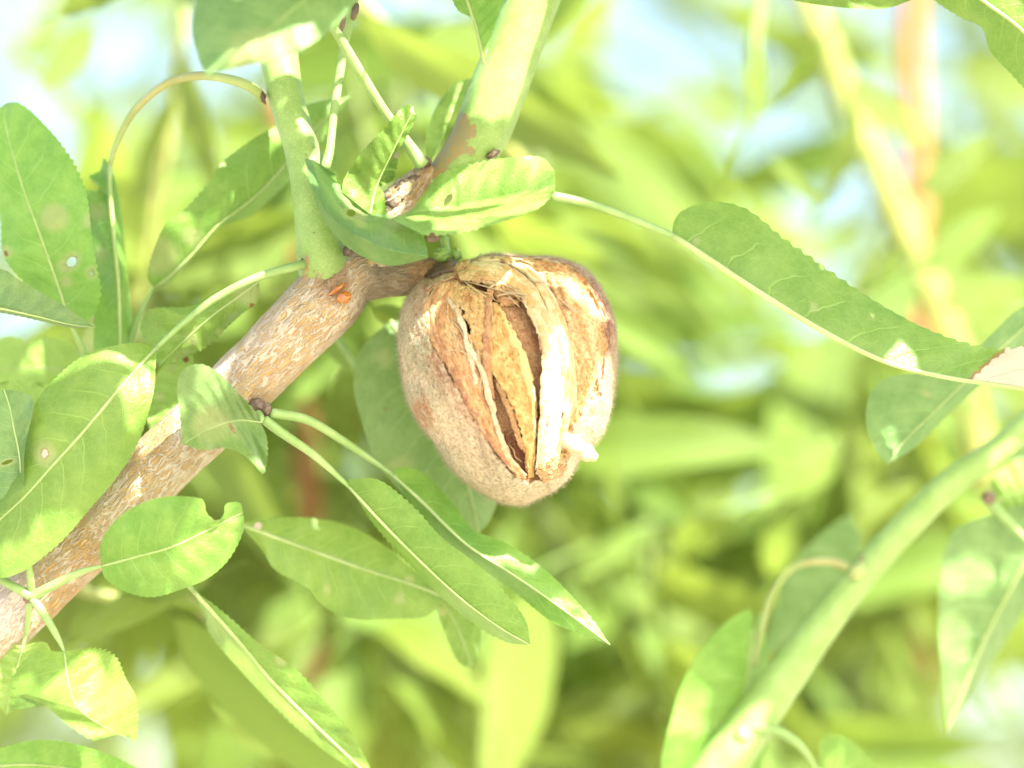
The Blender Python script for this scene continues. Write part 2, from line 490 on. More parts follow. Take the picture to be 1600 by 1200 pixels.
# ------------------------------------------------------------------ leaf builders
def leaf_from_rows(name, rows, mat, parent, per=6, N=None, serr=2.4, tooth=9.0, holes=(), marks=(), ripple=0.5, bulge=0.0,
                   edges=(0, -1), vrows=None, extra=None):
    """loft through rows (each a polyline of x, y, d); first and last rows are the leaf's margins"""
    L = max(np.linalg.norm(np.diff(r[:, :2], axis=0), axis=1).sum() for r in rows)
    N = N or int(min(200, max(36, L / (2.0 if holes else 2.8))))
    if holes:
        per = max(per, 13)
    R = [spline(r, N) for r in rows]
    K = len(R)
    if vrows is None:
        vrows = np.linspace(-1, 1, K)
    cr = []
    vv = []
    for k in range(K - 1):
        for q in np.arange(per) / per:
            cr.append(R[k] * (1 - q) + R[k + 1] * q)
            arch = 4 * q * (1 - q)
            if bulge:
                wd = np.linalg.norm((R[k + 1] - R[k])[:, :2], axis=1)
                cr[-1] = cr[-1] - np.column_stack([0 * wd, 0 * wd, bulge * arch * wd * 0.1])
            vv.append(vrows[k] * (1 - q) + vrows[k + 1] * q)
    cr.append(R[-1])
    vv.append(vrows[-1])
    serr, tooth = serr * 1.7, tooth * 1.25
    G = np.stack(cr, 1)                    # N x C x 3
    C = G.shape[1]
    vv = np.array(vv)
    t = np.linspace(0, 1, N)
    seed = rng.random() * 50
    # margin teeth and slow ripple of the margin
    for ei, inner in ((0, 1), (C - 1, C - 2)):
        out = G[:, ei] - G[:, inner]
        ln = np.linalg.norm(out[:, :2], axis=1)[:, None] + 1e-6
        ph = t * L / tooth + seed
        saw = (ph % 1.0)
        amp = serr * np.where(saw < 0.75, saw / 0.75, (1 - saw) / 0.25) * np.minimum(1, np.minimum(t, 1 - t) * 12)
        amp = amp * (0.7 + 0.5 * np.sin(ph * 0.37))
        G[:, ei] += np.nan_to_num(out / ln) * amp[:, None] * np.array([1, 1, 0.05])
    if ripple:
        rp = np.sin(t * 15 + seed)[:, None] * np.abs(vv)[None] ** 2 + 0.7 * np.sin(t * 27 + 2 * seed)[:, None] * np.abs(vv)[None] ** 2 * np.sign(vv)[None]
        G[:, :, 2] += rp * ripple * np.minimum(1, np.minimum(t, 1 - t) * 8)[:, None]
        G[:, :, 2] += 0.18 * np.sin(t[:, None] * 55 - np.abs(vv)[None] * 5 + seed) * (np.abs(vv)[None] * (1 - np.abs(vv)[None])) * 3
    for (x, y, rx, ry, ang) in holes:          # draw the mesh to the hole's rim so its edge is clean
        a = math.radians(ang)
        dx, dy = G[..., 0] - x, G[..., 1] - y
        u, w_ = dx * math.cos(a) + dy * math.sin(a), -dx * math.sin(a) + dy * math.cos(a)
        e = np.hypot(u / rx, w_ / ry) + 1e-6
        k = np.where((e > 0.55) & (e < 1.5), 1 / e, 1.0)
        G[..., 0] = x + (u * math.cos(a) - w_ * math.sin(a)) * k
        G[..., 1] = y + (u * math.sin(a) + w_ * math.cos(a)) * k
    flat = G.reshape(-1, 3)
    V = PV(flat)
    uv = np.column_stack([np.repeat(t, C), np.tile(vv, N)])
    col = np.zeros((len(flat), 3))
    px = flat[:, :2]
    for (x, y, r, kind) in marks:
        dd = np.hypot(px[:, 0] - x, px[:, 1] - y)
        col[:, 'dpb'.index(kind)] = np.maximum(col[:, 'dpb'.index(kind)], 1 - sstep(r * 0.45, r, dd))
    F = grid_faces(N, C)
    if holes:
        cen = np.array([px[list(f)].mean(0) for f in F])
        keep = np.ones(len(F), bool)
        for (x, y, rx, ry, ang) in holes:
            a = math.radians(ang)
            def el(p):
                dx, dy = p[:, 0] - x, p[:, 1] - y
                return np.hypot((dx * math.cos(a) + dy * math.sin(a)) / rx, (-dx * math.sin(a) + dy * math.cos(a)) / ry)
            keep &= el(cen) > 0.97
            e = el(px)
            col[:, 2] = np.maximum(col[:, 2], 0.7 * (1 - sstep(1.0, 1.6, e)))
            col[:, 1] = np.maximum(col[:, 1], 0.8 * (1 - sstep(1.3, 2.6, e)))
        F = [f for f, k in zip(F, keep) if k]
    if extra is not None:
        col = extra(px, uv, col)
    o = make_obj(name, V, F, mat, parent, uv=uv, col=col)
    return o

def leaf(parent, mid, L, R, d=0, dl=None, dr=None, petiole=None, mat=None, label=None, ribr=(4.2, 1.0), ribmat=None, petr=5.5, petmat=None, rib=True, **kw):
    m = withd(mid, d)
    l = withd(L, d if dl is None else dl)
    r = withd(R, d if dr is None else dr)
    o = leaf_from_rows('leaf', [l, m, r], mat or LEAF, parent, **kw)
    if label:
        o['label'] = label
    if rib:
        mm = m.copy()
        mm[:, 2] -= 0.02
        tube('midrib', mm, [q * 0.58 for q in ribr], ribmat or MIDRIB, o, seg=8, n=26)
    if petiole:
        pp = withd(petiole[0], petiole[1])
        tube('petiole', pp, [petr * 1.15, petr, petr * 0.85, ribr[0] * 0.6], petmat or PETIOLE, o, seg=12, n=30)
    return o

# ------------------------------------------------------------------ the almond branch
BR = empty('almond_branch', P(-40, 1010, 0), 'bark covered almond branch in sharp focus with green shoots and leaves, rising from lower left', 'branch')

def woody_stem():
    path = [(-290, 1245, 10), (-70, 1035, 4), (30, 940, 3), (150, 826, 1), (262, 716, 0), (368, 612, 0), (455, 524, 0), (515, 462, 1), (552, 432, 2), (598, 430, 4), (640, 432, 4), (700, 424, 4)]
    path = np.array(path, float)
    rad = [58, 56, 55, 53, 50, 50, 53, 57, 47, 36, 29, 22]
    lens = np.concatenate([[0], np.cumsum(np.linalg.norm(np.diff(path[:, :2], axis=0), axis=1))])
    rr = np.interp(np.linspace(0, lens[-1], 60), lens, rad)
    def disp(t, th, ln):
        p = np.column_stack([np.cos(th) * 5, np.sin(th) * 5, np.full(len(th), ln * 0.22)])
        q = np.column_stack([np.cos(th) * 5, np.sin(th) * 5, np.full(len(th), ln * 0.7)])
        return 0.055 * vnoise(p, 0.55, 3) + 0.03 * vnoise(p, 1.7, 9) + 0.016 * vnoise(q, 2.3, 5)
    v, f, uv = tube_mesh(path, rr, n=390, seg=110, disp=disp)
    px = proj(v)
    col = np.zeros((len(v), 3))
    col[:, 0] = sstep(548, 590, px[:, 0] + 0.35 * (px[:, 1] - 440))
    col[:, 1] = np.maximum(1 - sstep(30, 60, np.hypot((px[:, 0] - 690) * 0.9, px[:, 1] - 418)),
                           0.8 * (1 - sstep(16, 40, np.hypot(px[:, 0] - 520, px[:, 1] - 445))))
    col[:, 2] = np.maximum(1 - sstep(30, 75, np.hypot((px[:, 0] - 262), (px[:, 1] - 655) * 1.4)),
                           1 - sstep(30, 70, np.hypot(px[:, 0] - 18, px[:, 1] - 945)))
    col[:, 2] = np.maximum(col[:, 2], 0.7 * (1 - sstep(20, 60, np.hypot(px[:, 0] - 340, px[:, 1] - 590))))  # third channel: pale patches laid where the sun strikes the stem
    o = make_obj('woody_stem', v, f, BARK, BR, uv=uv, col=col)
    o['label'] = 'thick brown stem with a pale net of cracked bark'
woody_stem()

def shoot(path, rad, label, scar=None, parent=None, mat=None, n=120):
    def disp(t, th, ln):
        p = np.column_stack([np.cos(th) * 2, np.sin(th) * 2, np.full(len(th), ln * 0.15)])
        return 0.03 * vnoise(p, 0.8, 2)
    v, f, uv = tube_mesh(np.array(path, float), rad, n=n, seg=40, disp=disp)
    px = proj(v)
    col = np.zeros((len(v), 3))
    if scar:
        for (x, y, r, a) in scar:
            col[:, 0] = np.maximum(col[:, 0], a * (1 - sstep(r * 0.3, r, np.hypot(px[:, 0] - x, px[:, 1] - y))))
    o = make_obj('green_shoot', v, f, mat or SHOOT, parent or BR, uv=uv, col=col)
    o['label'] = label
    return o

shoot([(516, 452, 3), (508, 420, 0), (500, 375, -1), (487, 300, -1), (472, 235, 0), (452, 170, 1), (438, 105, 2), (431, 40, 3), (429, -45, 4), (426, -200, 8), (418, -420, 14)],
      [44, 40, 34, 30, 27, 27, 30, 31, 31, 31, 31, 30, 30, 29, 28, 27], 'smooth green shoot rising at the left of the node',
      scar=[(452, 96, 6, 1), (410, 160, 9, 0.8), (478, 408, 12, 0.9), (508, 375, 4, 0.8), (500, 430, 16, 0.6), (525, 428, 16, 0.6), (480, 426, 14, 0.7)])
shoot([(625, 352, 6), (655, 316, 5), (700, 276, 4), (744, 222, 4), (775, 150, 4), (805, 70, 4), (832, 0, 4), (856, -60, 4), (915, -200, 3), (1000, -420, 0)],
      [22, 27, 37, 45, 45, 43, 42, 41, 41, 40, 39, 38, 37, 36], 'stout pale green shoot with a rusty scar at its base',
      scar=[(700, 222, 44, 1.3), (718, 192, 24, 1.1), (736, 205, 18, 1.0), (675, 268, 40, 1.2), (640, 320, 50, 1.3), (770, 243, 9, 1), (735, 235, 16, 0.6)])
def spur_bark():
    def disp(t, th, ln):
        p = np.column_stack([np.cos(th) * 5, np.sin(th) * 5, np.full(len(th), ln * 0.6)])
        return 0.10 * vnoise(p, 0.6, 13) + 0.05 * vnoise(p, 1.9, 19)
    v, f, uv = tube_mesh([(572, 385, 5), (600, 345, 4.5), (630, 318, 4), (658, 292, 3.6), (678, 268, 4)], [32, 34, 33, 33, 22], n=90, seg=70, disp=disp)
    px = proj(v)
    col = np.zeros((len(v), 3))
    col[:, 1] = 0.5 * sstep(620, 660, px[:, 0])
    o = make_obj('woody_stem', v, f, BARK, BR, uv=uv, col=col)
    o['label'] = 'short woody spur carrying the stout shoot'
spur_bark()

# collars, scars and buds
def lump(name, x, y, d, rx, ry, rd, mat, parent, label=None, amp=0.25, seed=1.0, rings=16, seg=22, ang=0, col=(0, 0, 0)):
    th = np.linspace(0, 2 * math.pi, seg, endpoint=False)
    ph = np.linspace(0.02, math.pi - 0.02, rings)
    a = math.radians(ang)
    pts = []
    for p_ in ph:
        for q in th:
            n_ = np.array([math.sin(p_) * math.cos(q), math.cos(p_), math.sin(p_) * math.sin(q)])
            k = 1 + amp * mnoise.noise(Vector(n_ * 2.2 + seed))
            u, w = n_[0] * rx * k, n_[1] * ry * k
            pts.append((x + u * math.cos(a) - w * math.sin(a), y + u * math.sin(a) + w * math.cos(a), d + n_[2] * rd * 0.1 * k))
    V = PV(pts)
    o = make_obj(name, V, grid_faces(rings, seg, True), mat, parent, uv=np.array(pts)[:, :2] * 0.1, col=np.tile(col, (len(V), 1)))
    if label:
        o['label'] = label
    return o

# the swollen node between stem, shoots and fruit spur
lump('node_collar', 560, 412, 3, 58, 34, 40, BARK, BR, seed=4, amp=0.35, rings=30, seg=40)
for i, (x, y, d, rx, ry, rd, ang) in enumerate([
        (404, 634, -4.5, 13, 10, 10, 20), (417, 640, -5, 8, 10, 8, 0), (48, 931, -6.5, 13, 11, 10, 0), (42, 926, -7, 6, 6, 6, 0), (55, 937, -7, 6, 5, 6, 0),
        (481, 405, -3, 9, 6, 6, 15), (545, 391, -4, 9, 9, 9, 0), (630, 300, 2, 14, 20, 14, 40), (648, 283, 2, 10, 18, 12, 50), (612, 318, 2, 14, 12, 14, 30), (664, 252, 1.5, 10, 8, 9, 30), (410, 150, 0, 4, 12, 6, -20), (770, 241, 0.5, 11, 5, 8, -25)]):
    lump('bud', x, y, d, rx, ry, rd, BUDM, BR, seed=10 + i, amp=0.55, ang=ang)
lump('sap_drop', 537, 465, -5.6, 12, 9, 8, SAP, BR, label='glossy amber drop of gum on the bark', amp=0.2, seed=3, ang=-30)
lump('sap_drop', 526, 452, -5.2, 16, 4, 5, SAP, BR, amp=0.3, seed=6, ang=-35)
# little green outgrowth above the fruit
lump('bud', 690, 398, 2, 12, 11, 9, SHOOT, BR, label='small green bud above the fruit stalk', seed=21, amp=0.5)
lump('bud', 713, 398, 3, 9, 9, 7, PETIOLE, BR, seed=25, amp=0.6)
tube('petiole', [(694, 372, 4), (697, 388, 3), (700, 402, 3)], [7, 6, 8], PETIOLE, BR)

tube('petiole', [(-40, 885, -4), (0, 905, -6), (28, 920, -7), (48, 931, -7)], [6, 6.5, 7, 8], PETIOLE, BR, n=20)
# loose petioles that run up out of the frame
tube('petiole', [(660, 258, 0), (640, 228, -1), (600, 172, -3), (563, 113, -6), (530, 58, -9), (518, 40, -10)], [11, 7.5, 7, 7.5, 8, 7], PETIOLE, BR, seg=16, n=40)
tube('petiole', [(508, 262, -4), (515, 235, -3), (520, 190, -2), (530, 120, -1), (540, 60, 0), (548, 20, 0), (560, -25, 0)], [8, 6.5, 6.5, 7, 6.5, 8, 8], PETIOLE, BR, seg=16, n=40)
lump('bud', 535, 38, -2, 4, 14, 5, BUDM, BR, seed=31, ang=15)
lump('bud', 555, 18, -1, 5, 14, 5, BUDM, BR, seed=33, ang=15)

# ---------------- leaves of the branch, traced one by one
leaf(BR, [(112, 510), (85, 430), (60, 360), (38, 300), (20, 240), (8, 190), (10, 161)],
     [(112, 510), (70, 470), (20, 420), (3, 390), (0, 330), (-26, 250), (-20, 190), (10, 161)],
     [(112, 510), (140, 498), (155, 460), (150, 420), (143, 370), (135, 310), (118, 265), (90, 220), (55, 180), (28, 161), (10, 161)],
     d=[6, 4, 6, 10], dl=[6, 6, 8, 10], dr=[6, 2, 1, 4, 10], petiole=([(136, 570), (130, 548), (112, 510)], [8, 7, 6]), bulge=0.06,
     holes=[(112, 409, 7, 9, 30), (143, 426, 5, 6, 0)], marks=[(101, 415, 16, 'p'), (104, 440, 12, 'p'), (140, 345, 16, 'p'), (9, 396, 7, 'b'), (9, 393, 14, 'p'), (85, 340, 30, 'p')],
     label='broad green leaf with small holes at the upper left')
leaf(BR, [(172, 258), (172, 300), (178, 370), (184, 430), (187, 490), (188, 560), (184, 610)],
     [(172, 258), (162, 247), (157, 266), (140, 276), (150, 286), (158, 288), (152, 299), (133, 302), (138, 360), (146, 430), (150, 490), (150, 560), (184, 610)],
     [(172, 258), (182, 290), (190, 350), (196, 410), (203, 470), (206, 545), (184, 610)],
     d=[9, 8, 9], dl=[9, 11, 13, 12, 9], dr=[9, 14, 16, 14, 9], serr=1.6, ribr=(7, 3.5), ribmat=MIDRIB,
     petiole=([(410, 152), (392, 136), (360, 124), (312, 118), (262, 130), (212, 172), (183, 222), (172, 258)], [1, -1, -1, 2, 6, 8, 9, 9]), petmat=PETIOLE_RED, petr=7, marks=[(155, 330, 20, 'p'), (158, 395, 14, 'p')],
     label='hanging folded leaf with an insect bite and long arching stalk')
leaf(BR, [(240, 449), (262, 434), (300, 398), (340, 352), (385, 318), (425, 280), (470, 225), (512, 178), (546, 150)],
     [(240, 449), (231, 430), (240, 390), (260, 350), (292, 325), (330, 283), (350, 252), (392, 220), (432, 198), (482, 165), (546, 150)],
     [(240, 449), (268, 437), (312, 390), (346, 352), (390, 337), (432, 302), (455, 278), (495, 230), (546, 150)],
     d=[12, 11, 10, 12, 16], dl=[12, 8, 7, 11, 16], dr=[12, 13, 15, 17, 16], bulge=0.1, serr=1.8, ripple=1.0,
     petiole=([(198, 560), (205, 528), (222, 482), (240, 449)], [12, 12, 12, 12]), petr=6.5, marks=[(250, 400, 40, 'p'), (300, 370, 20, 'p')],
     label='pale sunlit leaf slanting up behind the left shoot')
leaf(BR, [(-70, 472), (0, 482), (60, 495), (110, 507), (148, 512)],
     [(-70, 425), (0, 421), (30, 438), (70, 461), (110, 484), (148, 512)],
     [(-70, 480), (0, 488), (60, 500), (110, 512), (148, 512)], d=[-5, -4, -3], dl=[-3, -2, -3], dr=[-2, 0, -3], mat=LEAF_GREY, serr=0.8,
     label='narrow greyish leaf pointing right at the left edge')
leaf(BR, [(160, 590), (110, 580), (50, 575), (-50, 580)],
     [(160, 590), (130, 562), (112, 540), (88, 528), (62, 527), (42, 538), (30, 526), (0, 529), (-50, 580)],
     [(160, 590), (120, 625), (60, 632), (0, 625), (-50, 580)], d=[26, 24, 26], serr=0.5, mat=LEAF_YELLOW, label='softly blurred sunlit leaf behind the big leaf')
leaf(BR, [(35, 812), (34, 770), (31, 715), (22, 670), (15, 635), (6, 609)],
     [(35, 812), (12, 817), (-22, 800), (-34, 705), (-22, 635), (6, 609)],
     [(35, 812), (38, 765), (38, 705), (51, 642), (48, 618), (26, 611), (6, 609)],
     d=[-9, -8, -7], dl=[-9, -6, -7], dr=[-9, -11, -7], mat=LEAF_GREY, serr=0.8, ribr=(4, 2), holes=[(12, 722, 8, 3, -20)],
     petiole=([(50, 930), (46, 890), (40, 850), (35, 812)], [-6.5, -9, -9, -9]), petr=5.5, label='greyish leaf standing upright at the left edge')
leaf(BR, [(95, 608), (40, 606), (-30, 606)], [(95, 608), (60, 597), (20, 594), (-30, 606)], [(95, 608), (60, 650), (20, 680), (-30, 606)], d=[6, 5, 6], serr=1, mat=LEAF_YELLOW, rib=False)
leaf(BR, [(245, 543), (215, 575), (180, 615), (130, 675), (80, 730), (40, 775), (0, 812), (-40, 852)],
     [(245, 543), (214, 536), (180, 540), (140, 552), (100, 580), (60, 622), (46, 662), (36, 705), (14, 765), (-15, 802), (-40, 852)],
     [(245, 543), (243, 572), (240, 612), (225, 665), (205, 710), (175, 755), (140, 795), (100, 840), (60, 875), (30, 895), (-5, 900), (-40, 852)],
     d=[-3, -9, -11, -10, -8], dl=[-3, -7, -8, -8, -8], dr=[-3, -8, -10, -12, -8], bulge=0.12, serr=1.5, ribr=(5.5, 2.5),
     petiole=([(478, 412), (440, 422), (395, 436), (335, 467), (285, 506), (245, 543)], [-3, -5, -6, -5, -4, -3]), petr=6.5,
     marks=[(70, 709, 9, 'd'), (70, 709, 26, 'p'), (30, 640, 30, 'p')], label='largest smooth green leaf, with one round brown spot')
leaf(BR, [(405, 440), (375, 462), (330, 495), (285, 535), (248, 572)],
     [(405, 440), (375, 441), (335, 458), (300, 478), (262, 481), (236, 485), (221, 508), (226, 530), (240, 552), (248, 572)],
     [(405, 440), (402, 470), (378, 490), (352, 512), (322, 540), (282, 560), (248, 572)], d=[-2, 1, 2, 2], dl=[-2, 3, 4, 2], dr=[-2, 2, 5, 2], mat=LEAF, bulge=0.15, serr=2.2, ripple=0.9,
     marks=[(385, 455, 28, 'p'), (300, 530, 12, 'p'), (232, 545, 10, 'b'), (345, 520, 10, 'p'), (395, 480, 9, 'b')], rib=True, ribr=(3, 1.5), label='small crinkled leaf behind the stalk of the biggest leaf')
leaf(BR, [(300, 548), (275, 600), (235, 680)], [(300, 548), (252, 575), (230, 630), (235, 680)], [(300, 548), (302, 600), (275, 660), (235, 680)], d=[9, 10, 11], serr=1.6, mat=LEAF_YELLOW,
     marks=[(250, 620, 10, 'p'), (270, 575, 10, 'p'), (290, 562, 8, 'b')], rib=False)
leaf(BR, [(408, 660), (372, 657), (332, 668), (285, 694)],
     [(408, 660), (396, 640), (376, 620), (346, 588), (316, 570), (288, 577), (277, 602), (282, 648), (285, 694)],
     [(408, 660), (417, 690), (412, 738), (396, 726), (376, 709), (350, 699), (320, 702), (285, 694)],
     d=[-7, -8, -9, -13], dl=[-7, -9, -13, -14, -13], dr=[-7, -12, -13, -14, -13], mat=LEAF_GREY, serr=2.2, holes=[(362, 668, 3, 9, -28)], ripple=0.7, ribr=(2.5, 1), marks=[(330, 665, 40, 'p')],  # large pale mark paints the highlight in the cup
     petiole=([(404, 646), (408, 652), (408, 660)], [-5, -6, -7]), label='cupped grey green leaf curling in front of the branch')
leaf(BR, [(158, 885), (210, 871), (270, 854), (325, 828), (380, 800)],
     [(158, 885), (157, 850), (180, 815), (215, 790), (260, 776), (308, 778), (319, 785), (322, 800), (330, 810), (341, 814), (350, 803), (352, 790), (364, 785), (376, 787), (380, 800)],
     [(158, 885), (166, 905), (200, 925), (240, 932), (285, 920), (322, 905), (352, 880), (371, 850), (381, 822), (380, 800)],
     d=[-9, -13, -13, -10], dl=[-9, -15, -14, -10], dr=[-9, -11, -9, -10], bulge=0.12, serr=1.1, ribr=(4, 1.2), marks=[(343, 797, 10, 'd'), (336, 806, 12, 'p')],
     petiole=([(50, 932), (88, 912), (128, 893), (158, 885)], [-7, -9, -9, -9]), petr=7, label='rounded glossy leaf with a nibbled upper margin, below the branch')
leaf(BR, [(100, 1018), (107, 1068), (122, 1106), (165, 1137), (213, 1158)],
     [(100, 1018), (55, 1020), (22, 1058), (17, 1110), (30, 1090), (48, 1086), (75, 1106), (105, 1131), (150, 1156), (182, 1144), (213, 1158)],
     [(100, 1018), (145, 1014), (178, 1026), (196, 1060), (211, 1088), (214, 1122), (213, 1158)],
     d=[-9, -14, -18, -16, -10], dl=[-9, -10, -12, -16, -17, -10], dr=[-9, -8, -8, -9, -10], bulge=0.1, serr=2.6, tooth=11, ribr=(3.5, 0.2),
     petiole=([(52, 935), (74, 968), (92, 1000), (100, 1018)], [-7, -9, -9, -9]), petr=6.5, label='broad toothed leaf with a curled edge at the lower left')
leaf(BR, [(36, 1008), (28, 1040), (16, 1085), (10, 1118)], [(36, 1008), (0, 1012), (-25, 1060), (10, 1118)], [(36, 1008), (72, 1005), (78, 1040), (45, 1085), (10, 1118)],
     d=[0, 0, 1], serr=1.4, mat=LEAF_YELLOW, petiole=([(46, 936), (44, 965), (40, 990), (36, 1008)], [-6, -3, 0, 0]), petr=5, label='pale leaf tucked behind the toothed leaf at the left edge')
leaf(BR, [(372, 818), (430, 840), (500, 865), (570, 890), (640, 912), (700, 935)],
     [(372, 818), (410, 811), (450, 808), (500, 812), (545, 822), (590, 845), (645, 890), (700, 935)],
     [(372, 818), (408, 858), (430, 890), (470, 912), (484, 919), (500, 941), (530, 960), (570, 968), (620, 966), (665, 962), (700, 935)],
     d=[10, 11, 13, 13], dl=[10, 14, 16, 13], dr=[10, 9, 11, 13], bulge=0.06, serr=0.9, ribr=(6, 3), marks=[(403, 822, 9, 'd'), (510, 922, 9, 'p'), (625, 935, 12, 'p'), (640, 905, 10, 'p')], label='broad green leaf spreading below the fruit')
leaf(BR, [(545, 760), (600, 820), (660, 880), (720, 935), (780, 980), (829, 1008)],
     [(545, 760), (548, 749), (592, 751), (642, 790), (690, 840), (742, 880), (790, 930), (821, 970), (829, 1008)],
     [(545, 760), (580, 812), (620, 858), (680, 923), (740, 972), (790, 1002), (829, 1008)],
     d=[-1, -3, -5, -5], dl=[-1, -3, -5, -6, -5], dr=[-1, 4, 4, 2, -5], serr=2.0, ribr=(5, 1.8), ribmat=MIDRIB_PALE, bulge=0.05,
     petiole=([(413, 655), (440, 676), (492, 712), (545, 760)], [-5, -5, -3, -1]), petr=7, label='long toothed leaf slanting down right, nearest below the fruit')
leaf(BR, [(614, 743), (660, 785), (700, 825), (738, 858), (800, 897), (870, 945), (953, 1007)],
     [(614, 743), (622, 731), (660, 740), (710, 790), (740, 828), (790, 850), (850, 890), (903, 942), (953, 1007)],
     [(614, 743), (652, 800), (690, 850), (722, 868), (760, 893), (802, 922), (860, 970), (912, 991), (953, 1007)],
     d=[2, 2, 1, 0, -2], dl=[2, 5, 5, 2, -2], dr=[2, 9, 9, 1, -2], serr=1.5, ribr=(5.5, 1.5), ribmat=MIDRIB_PALE,
     petiole=([(424, 645), (480, 656), (532, 686), (580, 718), (614, 743)], [-5, -3, 0, 2, 2]), petr=7, label='long leaf with a sunlit pale tip below the fruit')
leaf(BR, [(672, 915), (712, 975), (739, 1046)], [(672, 915), (710, 925), (746, 972), (749, 1012), (739, 1046)], [(672, 915), (690, 975), (714, 1030), (739, 1046)], d=[15, 15, 14], serr=1.2, rib=True, ribr=(2.5, 1), marks=[(690, 955, 10, 'p')],
     label='short leaf tip hanging under the long toothed leaf')
leaf(BR, [(610, 500), (668, 600), (708, 690), (730, 755), (748, 832)],
     [(610, 500), (565, 545), (553, 600), (566, 662), (592, 725), (642, 782), (700, 818), (748, 832)],
     [(610, 500), (690, 520), (725, 600), (757, 700), (777, 770), (765, 812), (748, 832)], d=[17, 17, 18, 18], dl=[17, 14, 15, 18], dr=[17, 20, 21, 18], bulge=0.05, serr=0.7, ribr=(6, 3), mat=LEAF_GREY,
     marks=[(595, 640, 9, 'b'), (600, 560, 20, 'p'), (625, 730, 24, 'p')], label='broad greyish leaf partly hidden behind the fruit')
leaf(BR, [(300, 921), (340, 965), (380, 1010), (430, 1070), (500, 1140), (590, 1225)],
     [(300, 921), (345, 955), (385, 990), (410, 1010), (460, 1045), (510, 1100), (553, 1152), (590, 1225)],
     [(300, 921), (320, 960), (331, 992), (380, 1052), (440, 1113), (510, 1175), (590, 1225)],
     d=[3, 3, 4, 6], dl=[3, 2, 2, 6], dr=[3, 9, 10, 6], serr=1.6, ribr=(6, 2.5), marks=[(440, 1030, 14, 'p')],
     petiole=([(250, 880), (278, 898), (300, 921)], [0, 2, 3]), label='dark narrow leaf slanting to the bottom edge')
leaf(BR, [(-40, 1200), (60, 1195), (170, 1215), (300, 1260)], [(-40, 1180), (50, 1158), (125, 1165), (205, 1195), (300, 1260)], [(-40, 1240), (80, 1260), (200, 1280), (300, 1260)], d=[4, 3, 5], serr=1.4, mat=LEAF,
     label='top of a leaf cut off by the lower left edge')
leaf(BR, [(590, -90), (500, -20), (400, 62), (322, 117)], [(590, -90), (450, -90), (330, -30), (301, 30), (309, 88), (322, 117)],
     [(590, -90), (560, -25), (546, 10), (512, 50), (452, 86), (382, 104), (322, 117)], d=[-20, -32, -36, -36], dl=[-20, -26, -30, -36], dr=[-20, -30, -37, -36], serr=0.6, mat=LEAF_GREY, bulge=0.08, marks=[(400, 90, 60, 'p')], petiole=([(900, -190, 2), (800, -175, -8), (690, -140, -16), (590, -90, -20)], 0),  # pale mark paints the sunlit band along the lower margin
     label='blurred near leaf at the top edge, over the left shoot')
leaf(BR, [(756, 100), (745, 50), (728, -5), (715, -50)], [(756, 100), (747, 62), (737, 30), (716, 16), (704, -8), (690, -50)], [(756, 100), (772, 42), (790, -10), (790, -50), (715, -50)], d=[-1, -2, -2], serr=1, ribr=(5, 4), ribmat=MIDRIB_PALE,
     label='leaf base beside the stout shoot at the top edge')
leaf(BR, [(667, 262), (676, 215), (695, 170), (728, 132), (760, 120)], [(667, 262), (666, 212), (684, 162), (716, 128), (760, 120)], [(667, 262), (690, 220), (708, 180), (740, 142), (760, 120)], d=[6, 9, 12], serr=0.3, mat=LEAF_YELLOW, rib=False,
     label='narrow pale leaf seen edge on behind the stout shoot')
leaf(BR, [(580, 296), (600, 265), (623, 233)], [(580, 296), (596, 252), (623, 233)], [(580, 296), (612, 282), (621, 255), (623, 233)], d=[2, 3, 3], serr=0.5, marks=[(622, 238, 14, 'd')], ribr=(2, 1), label='small leaf with a dry tip behind the curled leaf')
# the long leaf on the right with the dead tip
def dead_tip(px, uv, col):
    x = px[:, 0] + 0.35 * (575 - px[:, 1]) * -1.2
    col[:, 0] = np.maximum(col[:, 0], sstep(1515, 1590, px[:, 0] + (px[:, 1] - 560) * 1.1))
    return col
leaf(BR, [(1050, 368), (1100, 400), (1160, 440), (1220, 478), (1280, 514), (1340, 546), (1400, 571), (1480, 590), (1560, 602), (1660, 618)],
     [(1050, 368), (1052, 350), (1062, 333), (1086, 321), (1122, 316), (1160, 325), (1190, 345), (1220, 372), (1280, 415), (1340, 455), (1400, 490), (1460, 520), (1520, 541), (1562, 548), (1610, 552), (1660, 618)],
     [(1050, 368), (1100, 396), (1160, 432), (1220, 466), (1280, 500), (1340, 530), (1400, 555), (1480, 580), (1560, 596), (1660, 618)],
     d=[-9, -8, -7, -6, -5], dl=[-9, -4, -2, -2, -5], dr=[-9, 4, 8, 6, -5], serr=3.4, tooth=17, ribr=(9, 5), ribmat=MIDRIB_PALE, bulge=0.05, extra=dead_tip, marks=[(1272, 480, 10, 'p'), (1363, 494, 6, 'p'), (1088, 376, 9, 'p')], holes=[(1362, 494, 2.5, 2.5, 0)],  # pale midrib colour stands in for sun along the fold
     petiole=([(862, 306), (920, 318), (985, 341), (1050, 368)], [-10, -10, -10, -9]), petr=6.5, label='long folded leaf on the right with a dry bleached tip')
leaf(BR, [(1650, 465), (1560, 548), (1500, 604), (1450, 652), (1412, 690), (1386, 726)],
     [(1650, 455), (1590, 484), (1552, 520), (1500, 570), (1445, 583), (1392, 588), (1361, 614), (1354, 660), (1368, 702), (1386, 726)],
     [(1650, 480), (1595, 545), (1520, 612), (1474, 655), (1425, 702), (1386, 726)], d=[16, 15, 14], dl=[16, 11, 13, 14], dr=[16, 20, 20, 14], serr=0.7, mat=LEAF_GREY, ribr=(3, 2), ribmat=MIDRIB_PALE, marks=[(1445, 612, 9, 'p')],
     label='grey green leaf hanging beneath the long right leaf')
